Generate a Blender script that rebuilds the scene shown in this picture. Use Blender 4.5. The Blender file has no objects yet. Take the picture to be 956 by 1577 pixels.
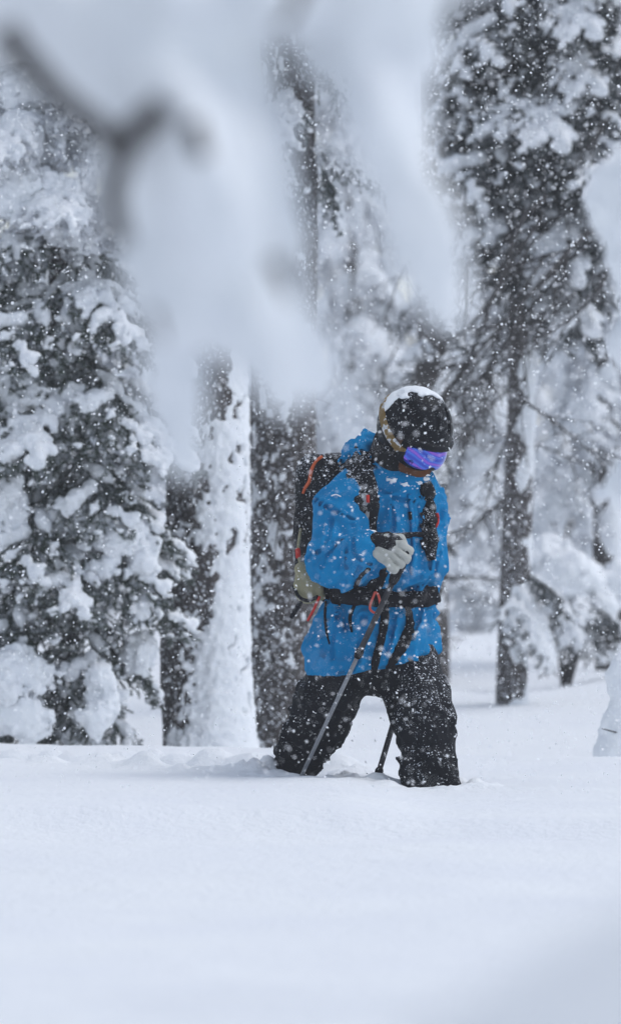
import bpy, math, random
import numpy as np
from mathutils import Vector, Matrix

# ------------------------------------------------------------------ camera, sky, sun, exposure
scene = bpy.context.scene
COL = scene.collection
CAM_D, CAM_Z, FPX = 18.2, 0.87, 8761.0          # metres to the walker, lens height, focal length in photo pixels

cam_data = bpy.data.cameras.new("camera")
cam_data.sensor_fit = 'VERTICAL'
cam_data.sensor_height = 36.0
cam_data.sensor_width = 24.0
cam_data.lens = 200.0
cam_data.clip_start = 0.2
cam_data.clip_end = 1500.0
cam_data.dof.use_dof = True
cam_data.dof.focus_distance = 18.0
cam_data.dof.aperture_fstop = 4.1
cam = bpy.data.objects.new("camera", cam_data)
COL.objects.link(cam)
cam.location = (0, -CAM_D, CAM_Z)
cam.rotation_euler = (math.radians(90), 0, 0)
scene.camera = cam

SUN_EL, SUN_AZ = math.radians(60), math.radians(84)     # azimuth clockwise from +Y
world = bpy.data.worlds.new("World")
scene.world = world
world.use_nodes = True
wn, wl = world.node_tree.nodes, world.node_tree.links
wn.clear()
sky = wn.new("ShaderNodeTexSky")
sky.sky_type = 'NISHITA'
sky.sun_disc = False
sky.sun_elevation = SUN_EL
sky.sun_rotation = SUN_AZ
sky.dust_density = 0.9
sky.air_density = 1.0
sky.ozone_density = 1.0
hs = wn.new("ShaderNodeHueSaturation")
hs.inputs['Saturation'].default_value = 0.52
bgn = wn.new("ShaderNodeBackground")
bgn.inputs['Strength'].default_value = 0.12
wo = wn.new("ShaderNodeOutputWorld")
wl.new(sky.outputs[0], hs.inputs['Color'])
wl.new(hs.outputs[0], bgn.inputs['Color'])
wl.new(bgn.outputs[0], wo.inputs['Surface'])

sun_data = bpy.data.lights.new("sun", 'SUN')
sun_data.energy = 0.8
sun_data.angle = math.radians(35)
sun_data.color = (1.0, 0.98, 0.96)
sun = bpy.data.objects.new("sun", sun_data)
COL.objects.link(sun)
sd = Vector((math.sin(SUN_AZ) * math.cos(SUN_EL), math.cos(SUN_AZ) * math.cos(SUN_EL), math.sin(SUN_EL)))
sun.rotation_euler = sd.to_track_quat('Z', 'Y').to_euler()

vs = scene.view_settings
vs.view_transform = 'Standard'
vs.look = 'None'
vs.exposure = 0.52
vs.gamma = 1.0
vs.use_curve_mapping = False
cy = scene.cycles
cy.use_denoising = True
cy.max_bounces = 6
cy.diffuse_bounces = 3
cy.glossy_bounces = 2
cy.transmission_bounces = 3
cy.volume_bounces = 1
cy.transparent_max_bounces = 6
cy.caustics_reflective = False
cy.caustics_refractive = False
cy.use_adaptive_sampling = True
cy.adaptive_threshold = 0.02

# ------------------------------------------------------------------ helpers
rng = np.random.default_rng(7)
rnd = random.Random(11)
F32 = np.float32


def at(px, py, D):
    """a point D metres from the lens, seen at a place of the photograph"""
    return np.array([(px - 478.0) / FPX * D, D - CAM_D, CAM_Z + (788.5 - py) / FPX * D])


def hsh(x, y, z, s):
    h = (x * np.int64(374761393) + y * np.int64(668265263) + z * np.int64(1274126177) + np.int64(s) * np.int64(974711)) & np.int64(0xffffffff)
    h = ((h ^ (h >> 13)) * np.int64(1274126177)) & np.int64(0xffffffff)
    h = h ^ (h >> 16)
    return (h & np.int64(0xffff)).astype(F32) / F32(32767.5) - F32(1)


def vnoise(p, seed=0):
    p = np.asarray(p, dtype=np.float64)
    i = np.floor(p).astype(np.int64)
    f = (p - i).astype(F32)
    u = f * f * f * (f * (f * 6 - 15) + 10)
    x, y, z = i[..., 0], i[..., 1], i[..., 2]
    ux, uy, uz = u[..., 0], u[..., 1], u[..., 2]
    def c(a, b, d):
        return hsh(x + a, y + b, z + d, seed)
    x00 = c(0, 0, 0) * (1 - ux) + c(1, 0, 0) * ux
    x10 = c(0, 1, 0) * (1 - ux) + c(1, 1, 0) * ux
    x01 = c(0, 0, 1) * (1 - ux) + c(1, 0, 1) * ux
    x11 = c(0, 1, 1) * (1 - ux) + c(1, 1, 1) * ux
    return (x00 * (1 - uy) + x10 * uy) * (1 - uz) + (x01 * (1 - uy) + x11 * uy) * uz


def fbm(p, seed=0, n=3):
    p = np.asarray(p, dtype=np.float64)
    a, s, t = 1.0, 0.0, 0.0
    for k in range(n):
        s = s + a * vnoise(p * 2.03 ** k, seed + 17 * k)
        t += a
        a *= 0.5
    return s / t


def new_mesh(name, V, faces, smooth=True):
    """faces: (N,3) or (N,4) array, or a list of such arrays"""
    me = bpy.data.meshes.new(name)
    V = np.asarray(V, dtype=F32)
    if not isinstance(faces, list):
        faces = [faces]
    faces = [np.asarray(f, dtype=np.int32) for f in faces if len(f)]
    nl = sum(f.size for f in faces)
    npoly = sum(len(f) for f in faces)
    me.vertices.add(len(V))
    me.vertices.foreach_set("co", V.ravel())
    me.loops.add(nl)
    me.polygons.add(npoly)
    me.loops.foreach_set("vertex_index", np.concatenate([f.ravel() for f in faces]))
    starts, o = [], 0
    for f in faces:
        starts.append(o + np.arange(len(f), dtype=np.int32) * f.shape[1])
        o += f.size
    me.polygons.foreach_set("loop_start", np.concatenate(starts).astype(np.int32))
    if smooth:
        me.polygons.foreach_set("use_smooth", np.ones(npoly, dtype=bool))
    me.update(calc_edges=True)
    me.validate()
    return me


def obj(name, me, mat=None, parent=None):
    o = bpy.data.objects.new(name, me)
    COL.objects.link(o)
    if mat is not None and not me.materials:
        me.materials.append(mat)
    if parent is not None:
        o.parent = parent
    return o


def tag(o, label=None, cat=None, group=None, kind=None):
    if label: o["label"] = label
    if cat: o["category"] = cat
    if group: o["group"] = group
    if kind: o["kind"] = kind
    return o


def empty(name, loc, label, cat, group=None):
    o = bpy.data.objects.new(name, None)
    COL.objects.link(o)
    o.location = loc
    o.empty_display_size = 0.1
    return tag(o, label, cat, group)


def nets(f, o, h):
    """surface nets: the zero surface of a distance grid as verts and quads"""
    s = f < 0
    c = [(a, b, d) for a in (0, 1) for b in (0, 1) for d in (0, 1)]
    n = np.array(f.shape) - 1
    sl = lambda a, b, d: (slice(a, a + n[0]), slice(b, b + n[1]), slice(d, d + n[2]))
    cnt = np.zeros(n, dtype=np.int8)
    for q in c:
        cnt += s[sl(*q)]
    ci = np.argwhere((cnt > 0) & (cnt < 8))
    idx = -np.ones(n, dtype=np.int64)
    idx[ci[:, 0], ci[:, 1], ci[:, 2]] = np.arange(len(ci))
    acc = np.zeros((len(ci), 3), dtype=np.float64)
    num = np.zeros(len(ci))
    vals = {q: f[ci[:, 0] + q[0], ci[:, 1] + q[1], ci[:, 2] + q[2]] for q in c}
    for q in c:
        for ax in range(3):
            if q[ax] == 0:
                r = list(q); r[ax] = 1; r = tuple(r)
                A, B = vals[q], vals[r]
                m = (A < 0) != (B < 0)
                t = np.where(m, A / np.where(m, A - B, 1), 0)
                p = np.tile(np.array(q, dtype=np.float64), (len(ci), 1))
                p[:, ax] += t
                acc[m] += p[m]
                num[m] += 1
    V = (ci + acc / num[:, None]) * h + np.asarray(o)
    Q = []
    for ax in range(3):
        u, v = (ax + 1) % 3, (ax + 2) % 3
        a = [slice(None)] * 3; b = [slice(None)] * 3
        a[ax] = slice(0, f.shape[ax] - 1); b[ax] = slice(1, f.shape[ax])
        sa, sb = s[tuple(a)], s[tuple(b)]
        e = np.argwhere(sa != sb)
        e = e[(e[:, u] > 0) & (e[:, v] > 0) & (e[:, u] < n[u]) & (e[:, v] < n[v])]
        fl = sa[e[:, 0], e[:, 1], e[:, 2]]
        def cell(du, dv):
            g = e.copy(); g[:, u] += du; g[:, v] += dv
            return idx[g[:, 0], g[:, 1], g[:, 2]]
        q = np.stack([cell(-1, -1), cell(0, -1), cell(0, 0), cell(-1, 0)], axis=1)
        q[~fl] = q[~fl][:, ::-1]
        Q.append(q)
    Q = np.concatenate(Q)
    return V, Q[(Q >= 0).all(axis=1)]


def smin(a, b, k):
    h = np.clip(0.5 + 0.5 * (b - a) / k, 0, 1)
    return b * (1 - h) + a * h - k * h * (1 - h)


def smax(a, b, k):
    return -smin(-a, -b, k)


def rc(p, a, b, ra, rb):
    a = np.asarray(a, dtype=F32); b = np.asarray(b, dtype=F32)
    d = b - a
    t = np.clip(((p - a) @ d) / max(float(d @ d), 1e-9), 0, 1)
    q = p - a - t[..., None] * d
    return np.sqrt((q * q).sum(-1)) - (ra + (rb - ra) * t)


def ell(p, c, r, ax=None):
    q = p - np.asarray(c, dtype=F32)
    if ax is not None:
        q = q @ np.asarray(ax, dtype=F32).T
    r = np.asarray(r, dtype=F32)
    k0 = np.sqrt(((q / r) ** 2).sum(-1)); k1 = np.sqrt(((q / r ** 2) ** 2).sum(-1))
    return k0 * (k0 - 1) / np.maximum(k1, 1e-6)


def rbox(p, c, hx, r, ax=None):
    q = p - np.asarray(c, dtype=F32)
    if ax is not None:
        q = q @ np.asarray(ax, dtype=F32).T
    q = np.abs(q) - (np.asarray(hx, dtype=F32) - r)
    return np.sqrt((np.maximum(q, 0) ** 2).sum(-1)) + np.minimum(q.max(-1), 0) - r


def grid_pts(lo, hi, h):
    ax = [np.arange(lo[i], hi[i] + h, h, dtype=F32) for i in range(3)]
    return np.stack(np.meshgrid(*ax, indexing='ij'), axis=-1)


def sdf_mesh(name, fn, lo, hi, h):
    P = grid_pts(lo, hi, h)
    V, Q = nets(fn(P), lo, h)
    return new_mesh(name, V, Q)


class Lumps:
    """a field of merged capsules, for snow that has settled and clumped"""
    def __init__(self, lo, hi, h, k, flat=1.0):
        self.lo, self.h, self.k, self.flat = np.array(lo, dtype=F32), h, k, flat
        self.n = np.ceil((np.array(hi) - self.lo) / h).astype(int) + 1
        self.f = np.full(self.n, 0.2, dtype=F32)

    def add(self, a, b, ra, rb):
        a = np.array(a, dtype=F32); b = np.array(b, dtype=F32)
        m = max(ra, rb) + self.k + 2 * self.h
        i0 = np.clip(((np.minimum(a, b) - m - self.lo) / self.h).astype(int), 0, self.n - 1)
        i1 = np.clip(((np.maximum(a, b) + m - self.lo) / self.h).astype(int) + 2, 1, self.n)
        if (i1 - i0).min() < 1: return
        ax = [self.lo[i] + np.arange(i0[i], i1[i], dtype=F32) * self.h for i in range(3)]
        P = np.stack(np.meshgrid(*ax, indexing='ij'), axis=-1)
        w = np.array([1, 1, self.flat], dtype=F32)
        d = rc(P * w, a * w, b * w, ra, rb)
        s = tuple(slice(i0[i], i1[i]) for i in range(3))
        self.f[s] = smin(self.f[s], d, self.k)

    def mesh(self, name, disp):
        band = np.argwhere(self.f < 0.08)
        P = band * self.h + self.lo
        dsp = 0
        for amp, sc, sd_ in disp:
            dsp = dsp + amp * vnoise(P @ sc if isinstance(sc, np.ndarray) else P * sc, sd_)
        self.f[band[:, 0], band[:, 1], band[:, 2]] += dsp
        self.f[[0, -1]] = 0.2; self.f[:, [0, -1]] = 0.2; self.f[:, :, [0, -1]] = 0.2
        V, Q = nets(self.f, self.lo, self.h)
        return new_mesh(name, V, Q)


def frame_of(pts):
    pts = np.asarray(pts, dtype=float)
    T = np.gradient(pts, axis=0)
    T /= np.linalg.norm(T, axis=1)[:, None] + 1e-12
    ref = np.array([0.13, 0.97, 0.2]) if abs(T[0, 1]) < 0.8 else np.array([0.97, 0.1, 0.2])
    N = np.cross(T, ref); N /= np.linalg.norm(N, axis=1)[:, None] + 1e-12
    return T, N, np.cross(T, N)


def tube_arrays(pts, rad, sides=8, base=0, cap=True):
    pts = np.asarray(pts, dtype=float); rad = np.broadcast_to(rad, len(pts))
    T, N, B = frame_of(pts)
    a = np.arange(sides) * 2 * math.pi / sides
    V = pts[:, None] + rad[:, None, None] * (np.cos(a)[None, :, None] * N[:, None] + np.sin(a)[None, :, None] * B[:, None])
    V = V.reshape(-1, 3)
    i = np.arange(len(pts) - 1)[:, None] * sides; j = np.arange(sides)[None]; j2 = (j + 1) % sides
    Q = np.stack([i + j, i + j2, i + sides + j2, i + sides + j], axis=-1).reshape(-1, 4)
    if cap:
        V = np.vstack([V, pts[:1], pts[-1:]])
        c0, c1 = len(V) - 2, len(V) - 1
        jj = np.arange(sides); e = (len(pts) - 1) * sides
        Q = np.vstack([Q, np.stack([np.full(sides, c0), (jj + 1) % sides, jj, jj], 1)[:, [0, 1, 2, 2]] * 0 - 1]) if False else Q
        T3 = np.vstack([np.stack([np.full(sides, c0), (jj + 1) % sides, jj], 1), np.stack([np.full(sides, c1), e + jj, e + (jj + 1) % sides], 1)])
        return V, Q + base, T3 + base
    return V, Q + base, np.zeros((0, 3), int)


class Soup:
    def __init__(self):
        self.V, self.Q, self.T, self.n = [], [], [], 0

    def tube(self, pts, rad, sides=6, cap=True):
        v, q, t = tube_arrays(pts, rad, sides, self.n, cap)
        self.V.append(v); self.Q.append(q); self.T.append(t); self.n += len(v)

    def raw(self, v, q=None, t=None):
        v = np.asarray(v)
        if q is not None: self.Q.append(np.asarray(q) + self.n)
        if t is not None: self.T.append(np.asarray(t) + self.n)
        self.V.append(v); self.n += len(v)

    def mesh(self, name, smooth=True):
        fs = []
        if self.Q: fs.append(np.vstack(self.Q))
        if self.T: fs.append(np.vstack(self.T))
        return new_mesh(name, np.vstack(self.V), fs, smooth)


def spline(pts, n):
    """points along a smooth curve through the given ones"""
    pts = np.asarray(pts, dtype=float)
    m = len(pts)
    P = np.vstack([2 * pts[0] - pts[1], pts, 2 * pts[-1] - pts[-2]])
    u = np.linspace(0, m - 1 - 1e-9, n); i = u.astype(int); t = (u - i)[:, None]
    a, b, c, d = P[i], P[i + 1], P[i + 2], P[i + 3]
    return 0.5 * (2 * b + (c - a) * t + (2 * a - 5 * b + 4 * c - d) * t * t + (3 * b - a - 3 * c + d) * t ** 3)


# ------------------------------------------------------------------ materials
def material(name, rough=0.8):
    m = bpy.data.materials.new(name)
    m.use_nodes = True
    b = m.node_tree.nodes['Principled BSDF']
    b.inputs['Roughness'].default_value = rough
    return m, m.node_tree.nodes, m.node_tree.links, b


def noise(n, scale, detail=4, coord=None, l=None, rough=0.55):
    t = n.new("ShaderNodeTexNoise")
    t.inputs['Scale'].default_value = scale
    t.inputs['Detail'].default_value = detail
    t.inputs['Roughness'].default_value = rough
    if coord is not None: l.new(coord, t.inputs['Vector'])
    return t


def ramp(n, l, src, stops):
    r = n.new("ShaderNodeValToRGB")
    e = r.color_ramp.elements
    while len(e) < len(stops): e.new(0.5)
    for k, (p, c) in enumerate(stops):
        e[k].position = p
        e[k].color = (*c, 1) if len(c) == 3 else c
    l.new(src, r.inputs[0])
    return r


def bump(n, l, b, src, strength, dist):
    k = n.new("ShaderNodeBump")
    k.inputs['Strength'].default_value = strength
    k.inputs['Distance'].default_value = dist
    l.new(src, k.inputs['Height'])
    l.new(k.outputs[0], b.inputs['Normal'])
    return k


def mix_col(n, l, fac, c1, c2):
    m = n.new("ShaderNodeMix"); m.data_type = 'RGBA'
    for v, s in ((fac, m.inputs[0]), (c1, m.inputs[6]), (c2, m.inputs[7])):
        if isinstance(v, bpy.types.NodeSocket): l.new(v, s)
        elif isinstance(v, tuple): s.default_value = (*v, 1)
        else: s.default_value = v
    return m.outputs[2]


SNOW = (0.84, 0.86, 0.90)


def snow_mat(name, fine=60.0, dist=0.004, big=9.0):
    m, n, l, b = material(name, 0.85)
    tc = n.new("ShaderNodeTexCoord")
    a = noise(n, fine, 5, tc.outputs['Object'], l, 0.65)
    c = noise(n, big, 3, tc.outputs['Object'], l)
    r = ramp(n, l, c.outputs[0], [(0.3, (0.81, 0.838, 0.88)), (0.7, (0.855, 0.882, 0.905))])
    l.new(r.outputs[0], b.inputs['Base Color'])
    bump(n, l, b, a.outputs[0], 0.6, dist)
    b.inputs['Specular IOR Level'].default_value = 0.2
    return m


M_GROUND = snow_mat("powder_snow", 30, 0.018, 1.3)
M_PILLOW = snow_mat("settled_snow", 70, 0.006, 12)
M_NEAR = snow_mat("wind_packed_snow", 60, 0.003, 12)


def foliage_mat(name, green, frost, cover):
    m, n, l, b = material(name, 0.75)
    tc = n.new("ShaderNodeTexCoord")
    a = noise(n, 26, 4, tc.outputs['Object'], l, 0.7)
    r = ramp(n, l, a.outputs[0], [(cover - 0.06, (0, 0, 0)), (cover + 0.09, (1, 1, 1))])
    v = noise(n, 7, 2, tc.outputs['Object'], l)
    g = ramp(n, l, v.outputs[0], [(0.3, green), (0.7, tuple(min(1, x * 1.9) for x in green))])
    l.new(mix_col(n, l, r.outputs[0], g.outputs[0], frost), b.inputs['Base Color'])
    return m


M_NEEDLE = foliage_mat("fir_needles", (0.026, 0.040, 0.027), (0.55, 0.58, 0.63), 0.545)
M_NEEDLE_FAR = foliage_mat("frosted_hazed_fir_needles", (0.050, 0.058, 0.058), (0.74, 0.77, 0.82), 0.40)  # rime, with haze painted in as extra frost and a paler green
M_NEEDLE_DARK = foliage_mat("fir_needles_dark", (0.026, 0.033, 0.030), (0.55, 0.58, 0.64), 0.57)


def bark_mat(name, dark, light, speck):
    m, n, l, b = material(name, 0.9)
    tc = n.new("ShaderNodeTexCoord")
    mp = n.new("ShaderNodeMapping"); mp.inputs['Scale'].default_value = (1, 1, 0.35)
    l.new(tc.outputs['Object'], mp.inputs['Vector'])
    a = noise(n, 34, 6, mp.outputs[0], l, 0.7)
    r = ramp(n, l, a.outputs[0], [(0.32, dark), (0.68, light)])
    s = noise(n, 75, 3, tc.outputs['Object'], l, 0.6)
    r2 = ramp(n, l, s.outputs[0], [(speck, (0, 0, 0)), (speck + 0.05, (1, 1, 1))])
    l.new(mix_col(n, l, r2.outputs[0], r.outputs[0], (0.72, 0.75, 0.80)), b.inputs['Base Color'])
    bump(n, l, b, a.outputs[0], 0.9, 0.012)
    return m


M_BARK = bark_mat("fir_bark", (0.028, 0.024, 0.024), (0.10, 0.088, 0.085), 0.575)
M_BARK_FAR = bark_mat("weathered_bark", (0.030, 0.027, 0.027), (0.085, 0.075, 0.072), 0.64)
M_TWIG = bark_mat("twig_bark", (0.035, 0.033, 0.034), (0.09, 0.085, 0.085), 0.75)

# ------------------------------------------------------------------ the ground
def sstep(a, b, x):
    t = np.clip((x - a) / (b - a), 0, 1)
    return t * t * (3 - 2 * t)


def ground_z(x, y):
    x = np.asarray(x, dtype=float); y = np.asarray(y, dtype=float)
    p = np.stack([x, y, np.zeros_like(x)], -1)
    z = 0.007 * fbm(p * [0.7, 0.5, 1], 3) + 0.004 * vnoise(p * [3.1, 2.2, 1], 5) + 0.0022 * vnoise(p * [9, 11, 1], 6) + 0.0012 * vnoise(p * [21, 23, 1], 7)
    # the drift the walker stands on, its low step in front and its lip behind
    step = -2.25 + 0.10 * vnoise(p * [0.9, 0, 0] + 4.2, 8) + 0.03 * vnoise(p * [4, 0, 0], 9)
    z -= 0.034 * (1 - sstep(-0.22, 0.05, y - step)) - 0.012 * np.exp(-((y - step - 0.10) / 0.10) ** 2)
    z += 0.034 * sstep(-2.6, -2.1, y) * (1 - sstep(0.7, 2.0, y)) * sstep(0.42, 0.05, x) * sstep(-2.2, -0.9, x)
    lip = 2.45 - 0.55 * np.clip(x, -2, 2) + 0.15 * vnoise(p * [1.3, 0, 0] + 9, 10)
    z += 0.012 * np.exp(-((y - lip + 0.12) / 0.2) ** 2)
    z -= 0.20 * sstep(0.0, 0.7, y - lip) * (1 - 0.75 * sstep(6.0, 7.7, y))
    # land behind it, rising to the wood
    far = np.clip(y - 8, 0, None)
    z += 0.0105 * far * (1 - 0.4 * sstep(30, 90, far)) + sstep(6, 12, y) * (0.10 * fbm(p * [0.45, 0.22, 1], 21) + 0.07 * vnoise(p * [1.1, 0.5, 1], 22))
    # the ploughed track that the walker leaves
    tx, ty = x - 0.0, y - 0.30
    along = (-tx + ty) * 0.7071; across = (tx + ty) * 0.7071
    tr = np.exp(-(across / 0.17) ** 2) * sstep(-0.10, 0.12, along) * (1 - sstep(3.2, 4.2, along))
    z -= 0.075 * tr * (1 + 0.9 * vnoise(p * [9, 9, 1], 31))
    edge = np.exp(-((np.abs(across) - 0.27) / 0.10) ** 2) * sstep(-0.15, 0.15, along) * (1 - sstep(3.0, 4.2, along))
    z += edge * (0.022 + 0.026 * vnoise(p * [9, 9, 1], 32) + 0.018 * vnoise(p * [19, 19, 1], 33))
    # powder thrown up round the legs
    for cx, cy, w, a in ((-0.13, 0.20, 0.11, 0.05), (0.36, -0.12, 0.13, 0.012), (0.08, 0.08, 0.22, -0.03)):
        z += a * np.exp(-((x - cx) ** 2 + (y - cy) ** 2) / w ** 2) * (1 + 0.8 * vnoise(p * [16, 16, 1], 34))
    for cx, cy in ((-0.03, 0.16), (0.375, -0.19)):
        rr = np.hypot(x - cx, y - cy)
        z += 0.55 * (0.014 + 0.03 * vnoise(p * [14, 14, 1], 41) + 0.026 * np.clip(vnoise(p * [27, 27, 1], 42), -.2, 1) + 0.014 * np.clip(vnoise(p * [52, 52, 1], 43), 0, 1)) * np.exp(-((rr - 0.16) / 0.075) ** 2) - 0.03 * np.exp(-(rr / 0.11) ** 2)
    # small wind ripples and the plough line to the right of the walker
    z += 0.012 * np.exp(-((y + 0.35 + 0.10 * (x - 0.6)) / 0.06) ** 2) * sstep(0.35, 0.55, x) * (1 - sstep(0.8, 1.0, x))
    # a bank close to the lens, low on the right
    z += np.clip(0.595 + 0.60 * x, 0, 0.705) * np.exp(-((y + 15.2) / 0.9) ** 2) * (1 - sstep(0.8, 2.6, x)) * sstep(-0.75, 0.05, x)
    return z


def axis_vals(lo, hi, step, end_lo, end_hi, grow=1.16):
    a = list(np.arange(lo, hi + 1e-9, step))
    s = step
    while a[-1] < end_hi:
        s *= grow; a.append(a[-1] + s)
    s = step
    while a[0] > end_lo:
        s *= grow; a.insert(0, a[0] - s)
    return np.array(a)


gx = np.unique(np.round(np.concatenate([axis_vals(-2.2, 2.2, 0.034, -170, 170), np.arange(-0.6, 0.75, 0.016)]), 4))
gx = gx[np.concatenate([[True], np.diff(gx) > 0.006])]
gy = np.concatenate([axis_vals(-17.5, -3.2, 0.08, -45, -17.5)[:-1], axis_vals(-3.1, 5.0, 0.026, -3.1, 230, 1.05), np.arange(-0.6, 0.8, 0.015)])
gy = np.unique(np.round(gy, 4))
gy = gy[np.concatenate([[True], np.diff(gy) > 0.006])]
GX, GY = np.meshgrid(gx, gy, indexing='ij')
GZ = ground_z(GX, GY)
gi = np.arange(len(gx) * len(gy)).reshape(len(gx), len(gy))
gq = np.stack([gi[:-1, :-1], gi[1:, :-1], gi[1:, 1:], gi[:-1, 1:]], -1).reshape(-1, 4)
ground = obj("snow_ground", new_mesh("snow_ground", np.stack([GX, GY, GZ], -1).reshape(-1, 3), gq), M_GROUND)
tag(ground, "deep powder snow over the forest floor", kind="structure")

# ------------------------------------------------------------------ snow-laden boughs
def make_bough(seed, load, needles=1.0, L=1.0):
    """a drooping bough one metre long: twigs with needles, and the snow that lies on them"""
    r = random.Random(seed); g = np.random.default_rng(seed)
    S = Soup()
    lum = Lumps((-0.15, -0.62, -0.75), (1.22, 0.62, 0.32), 0.0125, 0.03, 1.18)
    droop = r.uniform(0.24, 0.42)
    def axis(s):
        return np.array([s * L * (1 - 0.10 * s), 0.05 * math.sin(3 * s + seed), 0.10 * s - droop * s ** 1.9])
    ap = np.array([axis(s) for s in np.linspace(0, 1, 14)])
    S.tube(ap, np.linspace(0.014, 0.004, 14), 5)
    nd_o, nd_d = [], []
    def needle_run(p, q, dens):
        n = max(3, int(np.linalg.norm(q - p) * 900 * dens * needles))
        t = g.random(n)[:, None]
        d = (q - p) / (np.linalg.norm(q - p) + 1e-9)
        v = g.normal(size=(n, 3)); v -= (v @ d)[:, None] * d
        v /= np.linalg.norm(v, axis=1)[:, None] + 1e-9
        nd_o.append(p + (q - p) * t); nd_d.append(v * 0.8 + d * 0.65)
    for k in range(30):
        s = 0.07 + 0.93 * (k // 2) / 14.0 + r.uniform(-0.02, 0.02)
        side = 1 if k % 2 else -1
        p0 = axis(min(s, 1.0))
        ln = (0.46 * max(0.0, 1 - s) ** 0.8 + 0.12) * r.uniform(0.65, 1.1)
        ang = math.radians(r.uniform(38, 66)) * side
        lift = r.uniform(-0.35, 0.12)
        def tw(u):
            return p0 + ln * np.array([math.cos(ang) * u, math.sin(ang) * u, lift * u - 0.42 * u * u])
        tp = np.array([tw(u) for u in np.linspace(0, 1, 6)])
        S.tube(tp, np.linspace(0.006, 0.002, 6), 3)
        for q in range(5): needle_run(tp[q], tp[q + 1], 0.9)
        laden = r.random() < load
        if laden:
            ra = r.uniform(0.024, 0.054)
            u0, u1 = r.uniform(0.05, 0.25), r.uniform(0.6, 0.98)
            um = (u0 + u1) / 2
            up = np.array([0, 0, 1.0])
            lum.add(tw(u0) + up * ra * .8, tw(um) + up * ra * .7, ra * .8, ra)
            lum.add(tw(um) + up * ra * .7, tw(u1) + up * ra * .35, ra, ra * .55)
        ns = int(4 + ln * 14)
        for j in range(ns):
            u = 0.2 + 0.8 * (j + r.random()) / ns
            b0 = tw(u)
            d = np.array([math.cos(ang + r.choice((-1, 1)) * r.uniform(.5, 1.0)), math.sin(ang + r.choice((-1, 1)) * r.uniform(.5, 1.0)), r.uniform(-1.2, 0.15)])
            d /= np.linalg.norm(d)
            b1 = b0 + d * r.uniform(0.05, 0.13)
            S.tube(np.array([b0, b1]), [0.002, 0.0012], 3, cap=False)
            needle_run(b0, b1, 1.2)
            if r.random() < 0.22 * load + 0.06:
                ra = r.uniform(0.012, 0.026)
                lum.add((b0 + b1) / 2 + [0, 0, ra * .6], b1 + [0, 0, ra * .3], ra, ra * .7)
    if load > 0.3:
        for q in range(13):
            if r.random() < load:
                ra = r.uniform(0.045, 0.075) * (1 - 0.3 * q / 13)
                off = np.array([0, r.uniform(-.03, .03), 0])
                lum.add(ap[q] + [0, 0, ra * .7] + off, ap[q + 1] + [0, 0, ra * .6] - off, ra, ra * .9)
    o = np.vstack(nd_o); d = np.vstack(nd_d); n = len(o)
    d /= np.linalg.norm(d, axis=1)[:, None]
    w = np.cross(d, g.normal(size=(n, 3))); w /= np.linalg.norm(w, axis=1)[:, None]
    ln = g.uniform(0.016, 0.032, n)[:, None]
    V = np.stack([o - w * 0.0019, o + w * 0.0019, o + d * ln], 1).reshape(-1, 3)
    S.raw(V, t=np.arange(3 * n).reshape(-1, 3))
    sn = lum.mesh("snow_pillow", [(0.024, 13, seed), (0.016, 33, seed + 1), (0.006, 62, seed + 2)])
    return S.mesh("bough", False), sn


BOUGHS = [make_bough(101, 0.95), make_bough(102, 0.80), make_bough(103, 0.60), make_bough(104, 0.40), make_bough(105, 0.88), make_bough(106, 0.22)]
for b_, s_ in BOUGHS:
    b_.materials.append(M_NEEDLE); s_.materials.append(M_PILLOW)

def bough(parent, pos, az, pitch, length, var, dark=False, snow=True, roll=0.0, wide=1.0):
    me, sn = BOUGHS[var % len(BOUGHS)]
    M = Matrix.Translation(Vector(pos) - parent.location) @ Matrix.Rotation(az, 4, 'Z') @ Matrix.Rotation(pitch, 4, 'Y') @ Matrix.Rotation(roll, 4, 'X') @ Matrix.Diagonal((length, length * wide, length, 1))
    o = bpy.data.objects.new("bough", me); COL.objects.link(o)
    o.parent = parent; o.matrix_basis = M
    if dark:
        o.material_slots[0].link = 'OBJECT'; o.material_slots[0].material = M_NEEDLE_FAR if dark == 'far' else M_NEEDLE_DARK
    if snow:
        q = bpy.data.objects.new("snow_pillow", sn); COL.objects.link(q)
        q.parent = o
        q["kind"] = "stuff"
    return o


def trunk_mesh(name, path, rads, nt=28, nz=80, amp=0.012, seed=0, crust=None):
    """a tapered, barky stem; crust(theta, z, k) gives the depth of snow plastered on it instead"""
    P = spline(path, nz); R = np.interp(np.linspace(0, 1, nz), np.linspace(0, 1, len(rads)), rads)
    th = np.arange(nt) * 2 * math.pi / nt
    X = np.zeros((nz, nt, 3))
    T_, Z_ = np.meshgrid(th, np.arange(nz), indexing='xy')
    c, s = np.cos(T_), np.sin(T_)
    zz = np.broadcast_to(P[:, 2][:, None], T_.shape)
    q = np.stack([c * R.mean(), s * R.mean(), zz], -1)
    if crust is None:
        e = amp * (0.7 * fbm(q * [38, 38, 7], seed, 3) + 0.6 * vnoise(q * [9, 9, 3], seed + 5)) * np.clip(R[:, None] / 0.12, 0.4, 1)
    else:
        e = crust(T_, zz, q)
    rr = R[:, None] + e
    X[..., 0] = P[:, 0][:, None] + c * rr
    X[..., 1] = P[:, 1][:, None] + s * rr
    X[..., 2] = zz
    i = np.arange(nz - 1)[:, None] * nt; j = np.arange(nt)[None]; j2 = (j + 1) % nt
    Q = np.stack([i + j, i + j2, i + nt + j2, i + nt + j], -1).reshape(-1, 4)
    return new_mesh(name, X.reshape(-1, 3), Q)


def local(pts, root):
    return np.asarray(pts, dtype=float) - np.array(root.location)


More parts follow.
